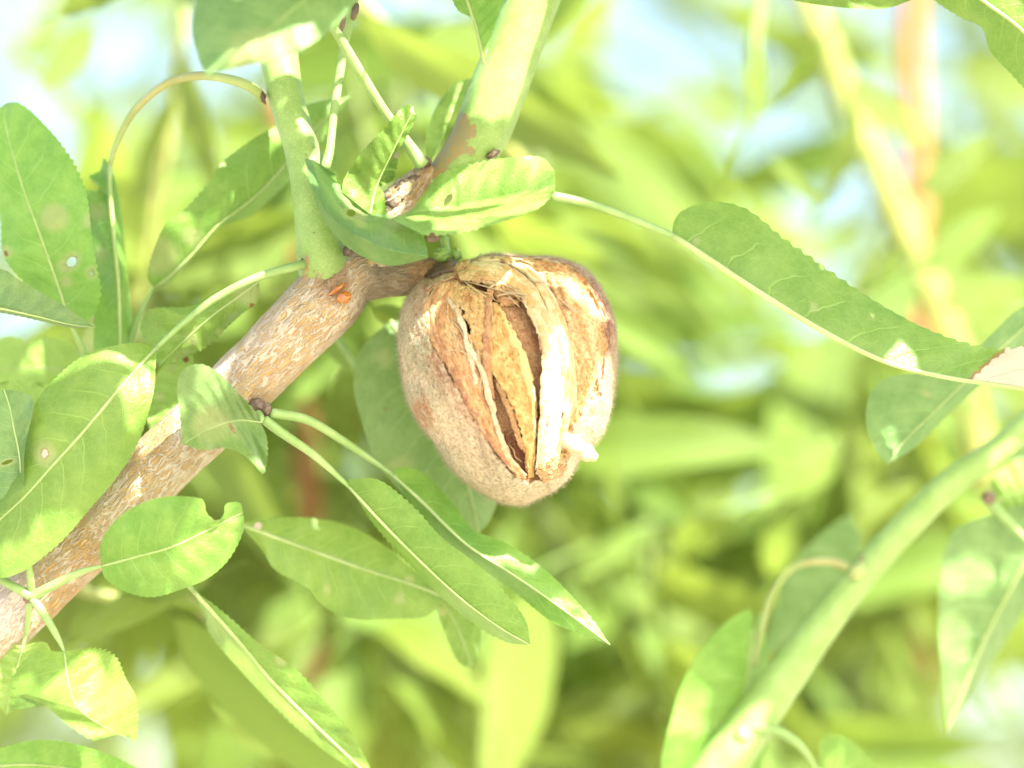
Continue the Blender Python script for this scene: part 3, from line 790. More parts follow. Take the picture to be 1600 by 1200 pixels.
leaf(BR, [(1470, -60), (1530, -4), (1600, 50), (1690, 150)], [(1470, -60), (1560, -45), (1645, 35), (1690, 150)], [(1470, -60), (1452, -12), (1498, 24), (1534, 42), (1548, 80), (1575, 110), (1620, 148), (1690, 150)],
     d=[-2, -5, -5, -3], dl=[-2, -7, -3], dr=[-2, 0, 0, -3], serr=1.8, ribr=(6, 4), ribmat=MIDRIB_PALE, label='leaf with a bright midrib in the top right corner')
leaf(BR, [(1170, -25), (1300, -16), (1426, 0)], [(1170, -30), (1300, -60), (1426, 0)], [(1170, -18), (1270, 6), (1370, 14), (1426, 0)], d=[-3, -4, -3], serr=0.5, label='lower margin of a leaf at the top edge, right of centre')

# the curled leaf and the cupped pale leaf at the node are lofted from several rows
def arr(*p):
    return np.array(p, float)
cur = leaf_from_rows('leaf', [
    arr((480, 250, -11), (497, 325, -11), (528, 372, -12), (570, 402, -13), (612, 415, -13), (668, 404, -10)),
    arr((476, 247, -13), (488, 295, -17), (512, 332, -19), (548, 362, -20), (602, 388, -19), (668, 401, -12)),
    arr((490, 250, -10), (512, 292, -7), (540, 330, -5), (575, 348, -5), (618, 356, -6), (668, 388, -8)),
    arr((524, 272, -7), (530, 288, -3), (555, 300, -1), (588, 320, 0), (604, 336, 0), (652, 352, -3))],
    LEAF_GREY, BR, per=8, serr=0.8, ripple=0.2, holes=[(549, 333, 7, 5, 0)], marks=[(545, 313, 12, 'p'), (564, 349, 10, 'p'), (562, 338, 14, 'p')], vrows=[-1, -0.6, 0, 1])
cur['label'] = 'curled greyish leaf wrapped in front of the node'
leaf(BR, [(578, 335), (588, 292), (612, 240), (646, 172)], [(534, 300), (538, 280), (556, 250), (578, 224), (602, 200), (630, 168), (646, 164)], [(606, 342), (600, 305), (592, 282), (615, 243), (634, 215), (651, 182)],
     d=[-3, -1, -3, -5], dl=[-4, -4, -5], dr=[0, 1, -3, -5], serr=1.2, ribr=(3, 1.5), marks=[(648, 172, 10, 'd'), (552, 302, 10, 'p')], label='upright tongue shaped leaf with a dry tip at the node')
cup = leaf_from_rows('leaf', [
    arr((640, 332, 0), (685, 276, 0), (745, 256, -2), (800, 246, -4), (845, 246, -6), (866, 266, -9)),
    arr((622, 337, -5), (680, 328, -2), (750, 316, -3), (810, 303, -6), (850, 294, -9), (867, 288, -11)),
    arr((610, 341, -8), (640, 356, -12), (672, 367, -14), (722, 361, -16), (782, 347, -17), (836, 328, -16), (866, 302, -13))],
    LEAF_YELLOW, BR, per=9, serr=2.0, tooth=10, ripple=0.6, holes=[(700, 313, 4, 11, 30)], marks=[(676, 372, 12, 'b')], bulge=0.12)
cup['label'] = 'cupped pale leaf with an oval hole above the fruit'
lump('bud', 676, 371, -12, 12, 7, 6, BUDM, BR, seed=40, ang=-8)
# ------------------------------------------------------------------ the split almond fruit
FR = empty('split_almond_fruit', P(700, 432, 2), 'ripe almond with its downy hull split open, hanging from the branch tip', 'almond')
OUTL = np.array([(655, 440), (633, 470), (622, 520), (625, 570), (635, 620), (650, 655), (680, 695), (705, 733), (740, 763), (780, 785), (815, 790), (840, 780), (868, 766), (890, 745), (908, 715),
                 (940, 680), (957, 630), (964, 570), (962, 510), (945, 460), (915, 420), (870, 402), (820, 399), (770, 396), (742, 403), (718, 416), (690, 425)], float)
OUTL = spline(np.vstack([OUTL, OUTL[:1]]), 400)[:-1]
FC = np.array([796.0, 592.0])
oa = np.arctan2(OUTL[:, 1] - FC[1], OUTL[:, 0] - FC[0])
orr = np.hypot(OUTL[:, 1] - FC[1], OUTL[:, 0] - FC[0])
oi = np.argsort(oa)
OA = np.concatenate([oa[oi] - 2 * math.pi, oa[oi], oa[oi] + 2 * math.pi])
OR = np.tile(orr[oi], 3)
FH, FB, FD0 = 15.5, 13.0, 2.0
def fdepth(x, y):
    """depth of the fruit's round front at a pixel"""
    dx, dy = np.asarray(x, float) - FC[0], np.asarray(y, float) - FC[1]
    s = np.clip(np.hypot(dx, dy) / np.interp(np.arctan2(dy, dx), OA, OR), 0, 1)
    return FD0 - FH * np.sqrt(np.clip(1 - s ** 2.1, 0, 1)) 

OPEN = np.array([(684, 440), (722, 424), (765, 408), (809, 408), (850, 404), (905, 428), (936, 466), (948, 513), (945, 570), (935, 612), (912, 642), (897, 668), (890, 694), (882, 722), (866, 742), (838, 754), (815, 752), (790, 728),
                 (764, 690), (733, 642), (713, 604), (688, 562), (666, 515), (664, 486), (670, 458)], float)
OPEN = spline(np.vstack([OPEN, OPEN[:1]]), 160)[:-1]
def sdist(x, y, poly):
    """signed distance to a closed polygon, positive inside"""
    p = np.column_stack([x, y])
    a, b = poly, np.roll(poly, -1, 0)
    best = np.full(len(p), 1e9)
    ins = np.zeros(len(p), bool)
    for (ax, ay), (bx, by) in zip(a, b):
        ex, ey = bx - ax, by - ay
        t = np.clip(((p[:, 0] - ax) * ex + (p[:, 1] - ay) * ey) / (ex * ex + ey * ey + 1e-9), 0, 1)
        best = np.minimum(best, np.hypot(p[:, 0] - ax - t * ex, p[:, 1] - ay - t * ey))
        c = ((ay > p[:, 1]) != (by > p[:, 1])) & (p[:, 0] < ex * (p[:, 1] - ay) / (ey + 1e-12) + ax)
        ins ^= c
    return np.where(ins, best, -best)

def lerpc(a, b, t):
    return np.asarray(a)[None] * (1 - t[:, None]) + np.asarray(b)[None] * t[:, None]
def blend(col, c, t):
    return col * (1 - t[:, None]) + np.asarray(c)[None] * t[:, None]

def hull():
    nT, nS, nB = 330, 120, 34
    th = np.linspace(-math.pi, math.pi, nT, endpoint=False)
    Rr = np.interp(th, OA, OR)
    s = np.concatenate([np.linspace(0.0, 1, nS) ** 0.8, np.linspace(1, 0.0, nB)[1:] ** 0.7])
    front = np.arange(len(s)) < nS
    X = FC[0] + s[:, None] * Rr[None] * np.cos(th)[None]
    Y = FC[1] + s[:, None] * Rr[None] * np.sin(th)[None]
    prof = np.sqrt(np.clip(1 - s ** 2.1, 0, 1))
    Z = np.where(front, FD0 - FH * prof, FD0 + FB * prof)[:, None] * np.ones((1, nT))
    x, y, z = X.ravel(), Y.ravel(), Z.ravel()
    fr = np.repeat(front, nT)
    p3 = np.column_stack([x, y, z * 10])
    lo = fbm(p3, 1 / 60, 3, 1)
    hi = fbm(p3, 1 / 14, 3, 5)
    jag = 6 * vnoise(p3, 1 / 22, 2) + 5 * vnoise(p3, 1 / 8, 3) + 2 * vnoise(p3, 1 / 3.5, 4)
    sd = np.where(fr, sdist(x, y, OPEN) + jag, -80)
    # furrows running down the outer skin along the fruit's length
    ax = np.array([0.30, 0.954])
    u = (x - 700) * ax[1] - (y - 430) * ax[0]
    v = (x - 700) * ax[0] + (y - 430) * ax[1]
    fur = np.array([mnoise.noise(Vector((a / 11, b / 90, 0.3))) for a, b in zip(u, v)])
    fur2 = np.array([mnoise.noise(Vector((a / 5 + 9, b / 45, 4.3))) for a, b in zip(u, v)])
    out = sstep(2, -6, sd)
    z = z + out * (0.6 * lo + 0.2 * hi - 0.9 * np.clip(-fur, 0, 1) - 0.35 * np.clip(-fur2, 0, 1))
    right = sstep(820, 900, x)
    carve = (1 - np.exp(-np.clip(sd, 0, None) / (42 + 25 * (1 - right)))) * (8.0 - 4.6 * right) + sstep(0, 6, sd) * 0.6
    z = z + carve * np.where(fr, 1, 0) - 0.25 * np.exp(-((sd + 4) / 6) ** 2) * fr
    str2 = np.array([mnoise.noise(Vector((a / 7 + 40, b / 60, 1.3))) for a, b in zip(u, v)])
    z = z + np.where(sd > 0, 0.35 * str2, 0)
    # husk colours: own tones, darker furrows, a sunlit flank painted cream
    nn = sstep(-0.45, 0.5, lo + 0.35 * hi)
    col = lerpc((0.37, 0.33, 0.23), (0.49, 0.405, 0.285), nn)
    gr = sstep(0.05, 0.5, fbm(p3, 1 / 75, 2, 20)) * sstep(740, 660, x)
    col = blend(col, (0.29, 0.295, 0.19), gr * 0.8)
    col = blend(col, (0.22, 0.16, 0.09), sstep(0.18, 0.55, -fur) * 0.55 + sstep(0.25, 0.6, -fur2) * 0.3)  # furrow shade painted into the skin colour
    rust = sstep(-34, -6, sd) * sstep(-0.5, 0.3, hi + 0.5 * lo) * sstep(760, 560, y) * 0.75
    col = blend(col, (0.25, 0.115, 0.06), rust)
    spot = (1 - sstep(8, 26, np.hypot((x - 657), (y - 650) * 0.6)))
    col = blend(col, (0.30, 0.12, 0.05), spot * 0.8 * sstep(-0.6, 0.2, hi))
    rimr = np.exp(-((sd + 2) / 6) ** 2) * sstep(880, 940, x) * sstep(620, 540, y)
    col = blend(col, (0.16, 0.06, 0.045), rimr * 0.9)
    cream = sstep(870, 915, x) * sstep(520, 600, y) * sstep(0, -8, sd)  # sunlight on the lower right flank, painted as a cream tone
    col = blend(col, (0.40, 0.34, 0.22), cream * 0.75)
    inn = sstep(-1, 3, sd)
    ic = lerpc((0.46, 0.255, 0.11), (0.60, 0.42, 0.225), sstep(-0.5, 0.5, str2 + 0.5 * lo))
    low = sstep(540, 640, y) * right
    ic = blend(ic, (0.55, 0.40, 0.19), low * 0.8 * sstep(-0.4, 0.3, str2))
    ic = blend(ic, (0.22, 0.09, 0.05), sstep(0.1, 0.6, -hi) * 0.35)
    ic = blend(ic, (0.13, 0.055, 0.02), sstep(0, 45, sd) * (1 - right) * 0.7)  # browner deeper into the left of the opening
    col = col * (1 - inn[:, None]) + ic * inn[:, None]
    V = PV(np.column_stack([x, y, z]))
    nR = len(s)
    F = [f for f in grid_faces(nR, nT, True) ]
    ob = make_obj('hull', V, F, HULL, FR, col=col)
    ob['label'] = 'downy grey beige outer hull, split wide open'
    # down on the skin: fine short hairs, too many to count
    G = V.reshape(nR, nT, 3)
    du = np.roll(G, -1, 1) - np.roll(G, 1, 1)
    dv = np.gradient(G, axis=0)
    N = np.cross(du, dv)
    N /= np.linalg.norm(N, axis=2)[..., None] + 1e-12
    ctr = P(FC[0], FC[1], FD0)
    flip = np.sum(N * (G - ctr), 2) < 0
    N[flip] *= -1
    Nf = N.reshape(-1, 3)
    area = np.linalg.norm(np.cross(du, dv), axis=2).ravel() * np.where(sd < -3, 1, 0)
    area *= np.where(z < 12, 1, 0)
    ids = rng.choice(len(V), 30000, p=area / area.sum())
    base = V[ids] + rng.normal(0, 0.00013, (len(ids), 3))
    dirs = Nf[ids] + rng.normal(0, 0.38, (len(ids), 3)) - 0.25 * UP
    dirs /= np.linalg.norm(dirs, axis=1)[:, None]
    base -= Nf[ids] * 0.00012
    ln = rng.uniform(0.0003, 0.00095, len(ids))[:, None]
    side = np.cross(dirs, rng.normal(0, 1, (len(ids), 3)))
    side /= np.linalg.norm(side, axis=1)[:, None]
    wv = 0.000026
    hv = np.stack([base - side * wv, base + side * wv, base + dirs * ln], 1).reshape(-1, 3)
    hf = np.arange(len(hv)).reshape(-1, 3)
    fz = make_obj('down', hv, hf, FUZZ, FR, smooth=False)
    fz['kind'] = 'stuff'
    return ob
hull()

def strip(name, left, right, la, lb, c1, c2, mat, bulge=1.0, n=110, m=22, rough=0.35, lon=50.0, fray=2.0, thick=0.0006, label=None, mid=None, seed=1.0, holes=(), cfun=None):
    """a lengthwise piece of the open fruit between two traced edges; la / lb: mm below (+) the round front along its length"""
    l, r = spline(np.array(left, float), n), spline(np.array(right, float), n)
    t = np.linspace(0, 1, n)
    q = np.linspace(0, 1, m)
    X = l[:, None, 0] * (1 - q) + r[:, None, 0] * q
    Y = l[:, None, 1] * (1 - q) + r[:, None, 1] * q
    wd = np.linalg.norm(r - l, axis=1)
    ja = np.array([fray * (mnoise.noise(Vector((a * 11, seed, 0))) + 0.35 * mnoise.noise(Vector((a * 47, seed, 4)))) for a in t])
    jb = np.array([fray * (mnoise.noise(Vector((a * 13, seed, 9))) + 0.35 * mnoise.noise(Vector((a * 53, seed, 7)))) for a in t])
    dirv = (r - l) / (wd[:, None] + 1e-6)
    X += (ja[:, None] * (1 - q) + jb[:, None] * q) * dirv[:, None, 0]
    Y += (ja[:, None] * (1 - q) + jb[:, None] * q) * dirv[:, None, 1]
    la = np.interp(t, np.linspace(0, 1, len(la)), la)
    lb = np.interp(t, np.linspace(0, 1, len(lb)), lb)
    Z = fdepth(X, Y) + la[:, None] * (1 - q) + lb[:, None] * q - bulge * np.sin(math.pi * q)[None] * np.minimum(1, wd / 40)[:, None]
    uu = (q[None] - 0.5) * wd[:, None]
    tt = t[:, None] * 400 * np.ones((1, m))
    st = np.array([mnoise.noise(Vector((a / 5 + seed * 13, b / lon, seed))) + 0.5 * mnoise.noise(Vector((a / 2.2 + seed, b / lon * 1.6, seed))) for a, b in zip(uu.ravel(), tt.ravel())])
    p3 = np.column_stack([X.ravel(), Y.ravel(), Z.ravel() * 10])
    hi = fbm(p3, 1 / 9, 3, seed)
    z = Z.ravel() + rough * (0.9 * st + 0.6 * hi)
    col = lerpc(c1, c2, sstep(-0.6, 0.6, 0.8 * st + 0.5 * hi))
    x, y = X.ravel(), Y.ravel()
    if cfun is not None:
        col = cfun(x, y, np.repeat(t, m), np.tile(q, n), st, hi, col)
    V = PV(np.column_stack([x, y, z]))
    F = grid_faces(n, m)
    if holes:
        px = np.column_stack([x, y])
        cen = np.array([px[list(f)].mean(0) for f in F])
        keep = np.ones(len(F), bool)
        for (hx, hy, rx, ry, ang) in holes:
            a = math.radians(ang)
            dx, dy = cen[:, 0] - hx, cen[:, 1] - hy
            keep &= np.hypot((dx * math.cos(a) + dy * math.sin(a)) / rx, (-dx * math.sin(a) + dy * math.cos(a)) / ry) > 1
        F = [f for f, k in zip(F, keep) if k]
    uv = np.column_stack([uu.ravel() * 0.3, tt.ravel() * 0.3])
    o = make_obj(name, V, F, mat, FR, uv=uv, col=col, solid=thick)
    if label:
        o['label'] = label
    return o

# kernel in the dark cleft
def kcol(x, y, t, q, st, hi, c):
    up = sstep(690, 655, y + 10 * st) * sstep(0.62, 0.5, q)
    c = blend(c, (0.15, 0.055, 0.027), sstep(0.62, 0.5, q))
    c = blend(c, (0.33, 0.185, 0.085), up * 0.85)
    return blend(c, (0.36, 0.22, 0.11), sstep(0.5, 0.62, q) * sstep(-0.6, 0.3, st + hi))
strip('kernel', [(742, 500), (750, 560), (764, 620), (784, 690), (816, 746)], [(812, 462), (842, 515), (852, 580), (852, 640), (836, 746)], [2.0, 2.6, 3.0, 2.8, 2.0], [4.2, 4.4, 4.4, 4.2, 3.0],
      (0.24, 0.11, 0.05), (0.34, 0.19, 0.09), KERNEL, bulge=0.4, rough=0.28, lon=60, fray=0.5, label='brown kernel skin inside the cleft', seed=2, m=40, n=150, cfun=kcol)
# lining of the left valve: fibrous orange tan band
strip('lining', [(690, 444), (668, 468), (664, 505), (688, 556), (713, 598), (734, 640), (768, 694), (812, 746)],
      [(716, 440), (722, 480), (730, 520), (744, 560), (756, 605), (767, 650), (786, 706), (820, 748)], [0.0, 0.2, 0.2, 0.1, 0.0, -0.1, -0.2, -0.2], [1.8, 1.6, 1.4, 1.0, 0.8, 0.6, 0.3, 0.1],
      (0.40, 0.22, 0.09), (0.57, 0.40, 0.22), LINING, bulge=0.5, rough=0.55, lon=80, fray=3.5, label='fibrous tan lining of the left half of the hull', seed=3, m=60, n=190,
      cfun=lambda x, y, t, q, st, hi, c: blend(blend(c, (0.24, 0.115, 0.06), sstep(0.15, 0.6, -st) * 0.6), (0.26, 0.12, 0.07), sstep(0.35, 0.0, q + 0.25 * hi) * sstep(0.2, 0.5, t) * 0.8))
# torn white fibres running down the cleft's left lip
strip('fibre', [(724, 530), (738, 556), (752, 590), (763, 630), (774, 672), (788, 712), (814, 744)], [(729, 528), (744, 554), (758, 588), (770, 628), (781, 668), (796, 710), (822, 743)], [0.2] * 2, [0.5] * 2,
      (0.40, 0.30, 0.18), (0.62, 0.54, 0.40), LINING, bulge=0.35, rough=0.3, lon=90, fray=2.6, label='pale torn fibre along the left lip of the cleft', seed=4, m=10, n=150)
strip('fibre', [(696, 468), (710, 486), (722, 516), (729, 550), (739, 590), (742, 640)], [(701, 466), (716, 484), (728, 514), (735, 550), (744, 590), (745, 640)], [0.4, 0.2, 0.1, 0.2, 0.1, 0.0], [0.5, 0.4, 0.3, 0.4, 0.2, 0.1],
      (0.42, 0.32, 0.20), (0.62, 0.55, 0.42), LINING, bulge=0.3, rough=0.25, lon=90, fray=2.2, seed=14, m=8, n=120)
# pitted shell: crescent in the middle
strip('shell', [(768, 474), (762, 520), (765, 572), (787, 606), (806, 645), (818, 690), (825, 744)], [(776, 474), (800, 514), (818, 548), (830, 590), (837, 630), (836, 686), (832, 744)], [1.6, 1.2, 0.9, 0.8, 0.9, 0.9, 0.8], [2.6, 2.6, 2.6, 2.6, 2.4, 1.8, 1.2],
      (0.38, 0.23, 0.075), (0.56, 0.42, 0.185), SHELL, bulge=0.7, rough=0.42, lon=20, fray=2.4, label='pitted yellow crescent of broken nut shell', seed=5, m=34, n=160, thick=0.0007,
      cfun=lambda x, y, t, q, st, hi, c: blend(blend(c, (0.60, 0.48, 0.22), sstep(0.72, 0.85, q) * 0.8), (0.34, 0.17, 0.05), np.exp(-((q - 0.66) / 0.06) ** 2) * 0.6))
# tan ledge beside the dark kernel
strip('shell', [(772, 590), (786, 625), (800, 660), (808, 688), (816, 700)], [(784, 604), (803, 645), (813, 680), (818, 694), (821, 706)], [1.6, 1.6, 1.5, 1.4, 1.2], [1.4, 1.2, 1.2, 1.1, 1.0],
      (0.34, 0.19, 0.08), (0.50, 0.34, 0.17), LINING, bulge=0.2, rough=0.25, lon=30, fray=2.5, seed=15, m=12, n=70)
# reddish strand at the crescent's left, from the top
strip('fibre', [(762, 452), (759, 500), (755, 545), (758, 585), (766, 625)], [(770, 452), (767, 500), (765, 545), (767, 583), (772, 622)], [0.5, 0.5, 0.5, 0.7, 1.2], [0.7, 0.7, 0.7, 0.9, 1.4],
      (0.28, 0.14, 0.07), (0.42, 0.25, 0.13), LINING, bulge=0.4, rough=0.2, lon=60, fray=1.6, seed=6, m=10)
# upper plate of the shell
strip('shell', [(704, 452), (697, 480), (706, 508), (728, 532), (746, 570)], [(740, 446), (760, 458), (768, 484), (764, 515), (756, 570)], [1.6, 1.2, 1.2, 1.2, 1.6], [1.6, 1.4, 1.2, 1.2, 1.4],
      (0.38, 0.23, 0.09), (0.56, 0.40, 0.19), SHELL, bulge=0.9, rough=0.5, lon=25, fray=4.0, label='tan plate of nut shell near the stalk with a hole', seed=7, m=44, n=100, thick=0.0006, holes=[(719, 487, 10, 5, 35), (731, 512, 4, 13, -20), (748, 452, 16, 3, 28)],
      cfun=lambda x, y, t, q, st, hi, c: blend(c, (0.30, 0.13, 0.05), (1 - sstep(4, 11, np.hypot(x - 732, y - 467))) * 0.8))
strip('shell', [(762, 448), (772, 462), (782, 478)], [(786, 452), (800, 462), (812, 474)], [1.4, 1.8, 2.4], [1.4, 1.8, 2.6], (0.34, 0.19, 0.08), (0.52, 0.35, 0.17), LINING, bulge=0.6, rough=0.4, lon=25, fray=4, seed=17, m=20, n=40, holes=[(787, 450, 8, 4, 20)])
# bleached shell edge: the bright ridge, two ribs with a seam
strip('shell_edge', [(729, 420), (775, 434), (806, 454), (829, 488), (846, 540), (848, 590), (846, 647), (840, 738)], [(742, 412), (786, 416), (822, 438), (848, 476), (866, 528), (876, 590), (876, 650), (860, 738)],
      [0.6, 0.9, 1.2, 1.5, 1.4, 1.1, 0.7, 0.4], [0.6, 0.9, 1.2, 1.4, 1.3, 0.9, 0.6, 0.4], (0.40, 0.28, 0.13), (0.56, 0.47, 0.31), RIDGE, bulge=1.0, rough=0.42, lon=45, fray=2.2, label='cream bleached edge of the nut shell', seed=8, m=30, n=190, thick=0.0010,
      cfun=lambda x, y, t, q, st, hi, c: blend(blend(c, (0.44, 0.24, 0.08), sstep(0.2, 0.7, -st - 0.3 * hi) * 0.75 * (1 - sstep(0.5, 0.75, t))), (0.54, 0.47, 0.34), sstep(0.45, 0.7, t) * 0.7))
strip('shell_edge', [(746, 410), (792, 412), (826, 434), (850, 472), (868, 526), (878, 590), (878, 646), (862, 734)], [(752, 404), (798, 405), (834, 426), (864, 466), (884, 512), (894, 560), (899, 625), (880, 716)],
      [0.3, 0.6, 1.0, 1.2, 1.1, 0.8, 0.6, 0.4], [0.4, 1.0, 1.8, 2.4, 2.8, 2.8, 2.2, 0.8], (0.42, 0.29, 0.125), (0.58, 0.48, 0.32), RIDGE, bulge=0.9, rough=0.38, lon=45, fray=2.2, seed=9, m=26, n=180, thick=0.0007,
      cfun=lambda x, y, t, q, st, hi, c: blend(c, (0.48, 0.27, 0.09), sstep(0.2, 0.7, -st - 0.3 * hi) * 0.7))
# upper flap of lining over the ridge
strip('lining', [(716, 428), (745, 420), (785, 424), (815, 440)], [(720, 438), (752, 442), (786, 452), (812, 468)], [0.2, 0.3, 0.6, 1.2], [0.7, 0.9, 1.2, 1.6], (0.40, 0.25, 0.11), (0.60, 0.47, 0.27), LINING, bulge=0.6, rough=0.4, lon=90, fray=2.5, seed=10, m=22, n=80,
      label='folded flap of pale lining at the top of the fruit')
# fibrous orange web between the ridge and the right half
strip('lining', [(896, 560), (901, 610), (896, 650), (880, 712)], [(930, 575), (922, 620), (904, 662), (888, 716)], [3.0, 2.6, 1.8, 0.4], [2.6, 1.6, 0.8, 0.1], (0.44, 0.24, 0.085), (0.62, 0.50, 0.28), LINING, bulge=0.3, rough=0.6, lon=25, fray=3.5, seed=11, m=26, n=90)
strip('shell_edge', [(836, 730), (844, 744), (850, 752)], [(880, 704), (884, 724), (876, 744)], [0.3, 0, -0.2], [0.3, 0, -0.2], (0.38, 0.22, 0.09), (0.6, 0.48, 0.3), LINING, bulge=0.7, rough=0.7, lon=30, fray=4, seed=12, m=22, n=40)

# the pale stub at the lower right
def stub():
    zc = float(fdepth(885, 705))
    v, f, uv = tube_mesh([(876, 672, zc + 1.0), (886, 684, zc - 0.6), (902, 699, zc - 2.0), (917, 708, zc - 2.8), (927, 713, zc - 3.2), (932, 715, zc - 3.4)], [15, 16, 15.5, 14.5, 12, 6], n=40, seg=26,
                         disp=lambda t, th, ln: 0.07 * np.sin(th * 2 + ln) + 0.06 * np.sin(ln * 3) + 0.05 * np.sin(th * 5 + ln * 2))
    o = make_obj('stub', v, f, RIDGE, FR, uv=uv, col=np.tile((0.44, 0.36, 0.23), (len(v), 1)))
    o['label'] = 'blunt cream stub of shell sticking out at the lower right'
stub()

# loose fibres
fib = [([(700, 448), (694, 478), (706, 500), (722, 520), (731, 548), (738, 580)], 1.6, 0.2), ([(703, 440), (688, 452), (680, 470)], 1.8, 0.4), ([(744, 520), (748, 560), (752, 590), (748, 625), (752, 662)], 1.8, 0.2),
       ([(738, 500), (736, 530), (742, 570), (750, 610)], 1.4, 0.3), ([(776, 462), (800, 458), (822, 462), (840, 476)], 2.4, 0.2), ([(730, 440), (760, 448), (790, 456), (830, 470)], 1.2, 0.0),
       ([(690, 566), (693, 552), (706, 547), (722, 549), (731, 556), (730, 566), (724, 574)], 1.3, -0.2), ([(876, 470), (895, 485), (915, 500), (930, 512)], 2.4, 3.0), ([(893, 492), (896, 500), (898, 508)], 1.2, 3.0),
       ([(768, 470), (764, 455), (770, 446), (782, 442)], 2.0, 0.4), ([(716, 446), (722, 470), (720, 495), (728, 530)], 1.5, 0.3), ([(726, 440), (745, 455), (765, 470), (770, 500)], 1.4, 0.4),
       ([(900, 640), (905, 620), (912, 600)], 1.5, 3.2), ([(852, 700), (855, 680), (858, 650)], 1.6, -0.6), ([(758, 640), (766, 660), (772, 690)], 1.4, 0.1), ([(700, 500), (712, 530), (722, 556), (734, 590)], 1.3, 0.3),
       ([(780, 448), (800, 468), (812, 480)], 1.5, 1.0), ([(742, 434), (790, 446), (832, 468)], 1.3, 0.2)]
for i, (pts, r, off) in enumerate(fib):
    pp = np.array(pts, float)
    path = np.column_stack([pp, fdepth(pp[:, 0], pp[:, 1]) + off])
    v, f, uv = tube_mesh(path, [r * 0.5, r, r, r * 0.4], n=30, seg=6)
    make_obj('fibre', v, f, FIBRE, FR, uv=uv, col=np.tile(np.array((0.52, 0.40, 0.24)) * rng.uniform(0.75, 1.15), (len(v), 1)))
for i in range(46):                        # many thin strands on the lining and round the stalk
    u = rng.random()
    if i < 30:
        y0 = 455 + 240 * u
        x0 = np.interp(y0, [455, 505, 560, 640, 700], [690, 690, 715, 755, 785]) + rng.uniform(-16, 14)
        dx, dy = np.interp(y0, [455, 505, 600, 700], [-2, 9, 20, 22]), rng.uniform(24, 46)
    else:
        x0, y0 = rng.uniform(700, 830), rng.uniform(432, 462)
        dx, dy = rng.uniform(10, 34), rng.uniform(4, 20)
    pp = np.array([(x0, y0), (x0 + dx * 0.35 + rng.uniform(-4, 4), y0 + dy * 0.35), (x0 + dx * 0.7 + rng.uniform(-5, 5), y0 + dy * 0.7), (x0 + dx, y0 + dy)])
    path = np.column_stack([pp, fdepth(pp[:, 0], pp[:, 1]) + np.array([0.6, 0.0, 0.1, 0.8]) + rng.uniform(-0.1, 0.4)])
    v, f, uv = tube_mesh(path, [0.3, 0.8, 0.8, 0.3], n=14, seg=5)
    make_obj('fibre', v, f, FIBRE, FR, uv=uv, col=np.tile(np.array((0.50, 0.36, 0.20)) * rng.uniform(0.7, 1.2), (len(v), 1)))
# scar tissue where the fruit sits on its spur
lump('stalk_collar', 700, 424, 0.5, 30, 15, 24, BUDM, FR, seed=50, amp=0.5, ang=-8)
lump('stalk_collar', 724, 418, -1.5, 14, 10, 14, FIBRE, FR, seed=52, amp=0.7, ang=-20, col=(0.42, 0.30, 0.15))
# ------------------------------------------------------------------ the softer shoot at the lower right
S3 = empty('leafy_shoot', P(1080, 1260, 22), 'slightly blurred green shoot with leaves crossing the lower right corner', 'shoot')
shoot([(960, 1420, 30), (1085, 1255, 30), (1150, 1165, 30), (1235, 1045, 31), (1345, 900, 32), (1470, 768, 33), (1560, 702, 34), (1660, 610, 36), (1830, 430, 40)], [42, 40, 38, 34, 28, 23, 23, 21, 19, 18, 17], 'smooth green stem of the lower right shoot', parent=S3, scar=[(1338, 896, 12, 1), (1345, 870, 10, 0.7)])
leaf(S3, [(1178, 985), (1165, 1080), (1150, 1200), (1140, 1300)], [(1178, 985), (1170, 952), (1120, 985), (1080, 1040), (1050, 1120), (1040, 1220), (1140, 1300)], [(1178, 985), (1192, 960), (1200, 1080), (1190, 1200), (1140, 1300)],
     d=[34, 33, 33], dl=[34, 29, 30, 33], dr=[34, 38, 38, 33], serr=0.6, petiole=([(1336, 898), (1320, 884), (1285, 877), (1240, 886), (1208, 925), (1190, 985), (1178, 1040)], [32, 32, 32, 33, 34, 34, 34]), petr=6, petmat=PETIOLE_RED, label='broad leaf hanging below the lower right shoot')
leaf(S3, [(1278, 1200), (1310, 1230), (1360, 1290)], [(1278, 1200), (1282, 1160), (1305, 1148), (1340, 1165), (1370, 1205), (1360, 1290)], [(1278, 1200), (1270, 1250), (1300, 1290), (1360, 1290)], d=[27, 26, 27], serr=1.2,
     petiole=([(1145, 1148), (1180, 1138), (1215, 1142), (1250, 1165), (1278, 1202)], [29, 27, 26, 26, 27]), petr=8, ribr=(4, 2), label='round leaf top at the lower edge, right of centre')
leaf(S3, [(1660, 800), (1602, 880), (1545, 985), (1500, 1090), (1478, 1142)], [(1660, 770), (1560, 800), (1490, 830), (1470, 900), (1466, 980), (1472, 1060), (1478, 1142)], [(1660, 860), (1610, 940), (1560, 1020), (1510, 1100), (1478, 1142)],
     d=[34, 36, 37, 38], dl=[34, 32, 33, 38], dr=[34, 42, 43, 38], serr=0.4, mat=LEAF_GREY, ribr=(6, 4), label='broad pointed leaf hanging at the right edge, half sunlit')
leaf(S3, [(1548, 790), (1590, 770), (1670, 740)], [(1548, 790), (1555, 735), (1610, 715), (1670, 740)], [(1548, 790), (1590, 810), (1640, 800), (1670, 740)], d=[36, 34, 32], serr=0.4, mat=LEAF_YELLOW, label='pale leaf above the right end of the lower shoot',
     petiole=([(1545, 785), (1575, 815), (1610, 850)], [34, 32, 30]), petr=8)
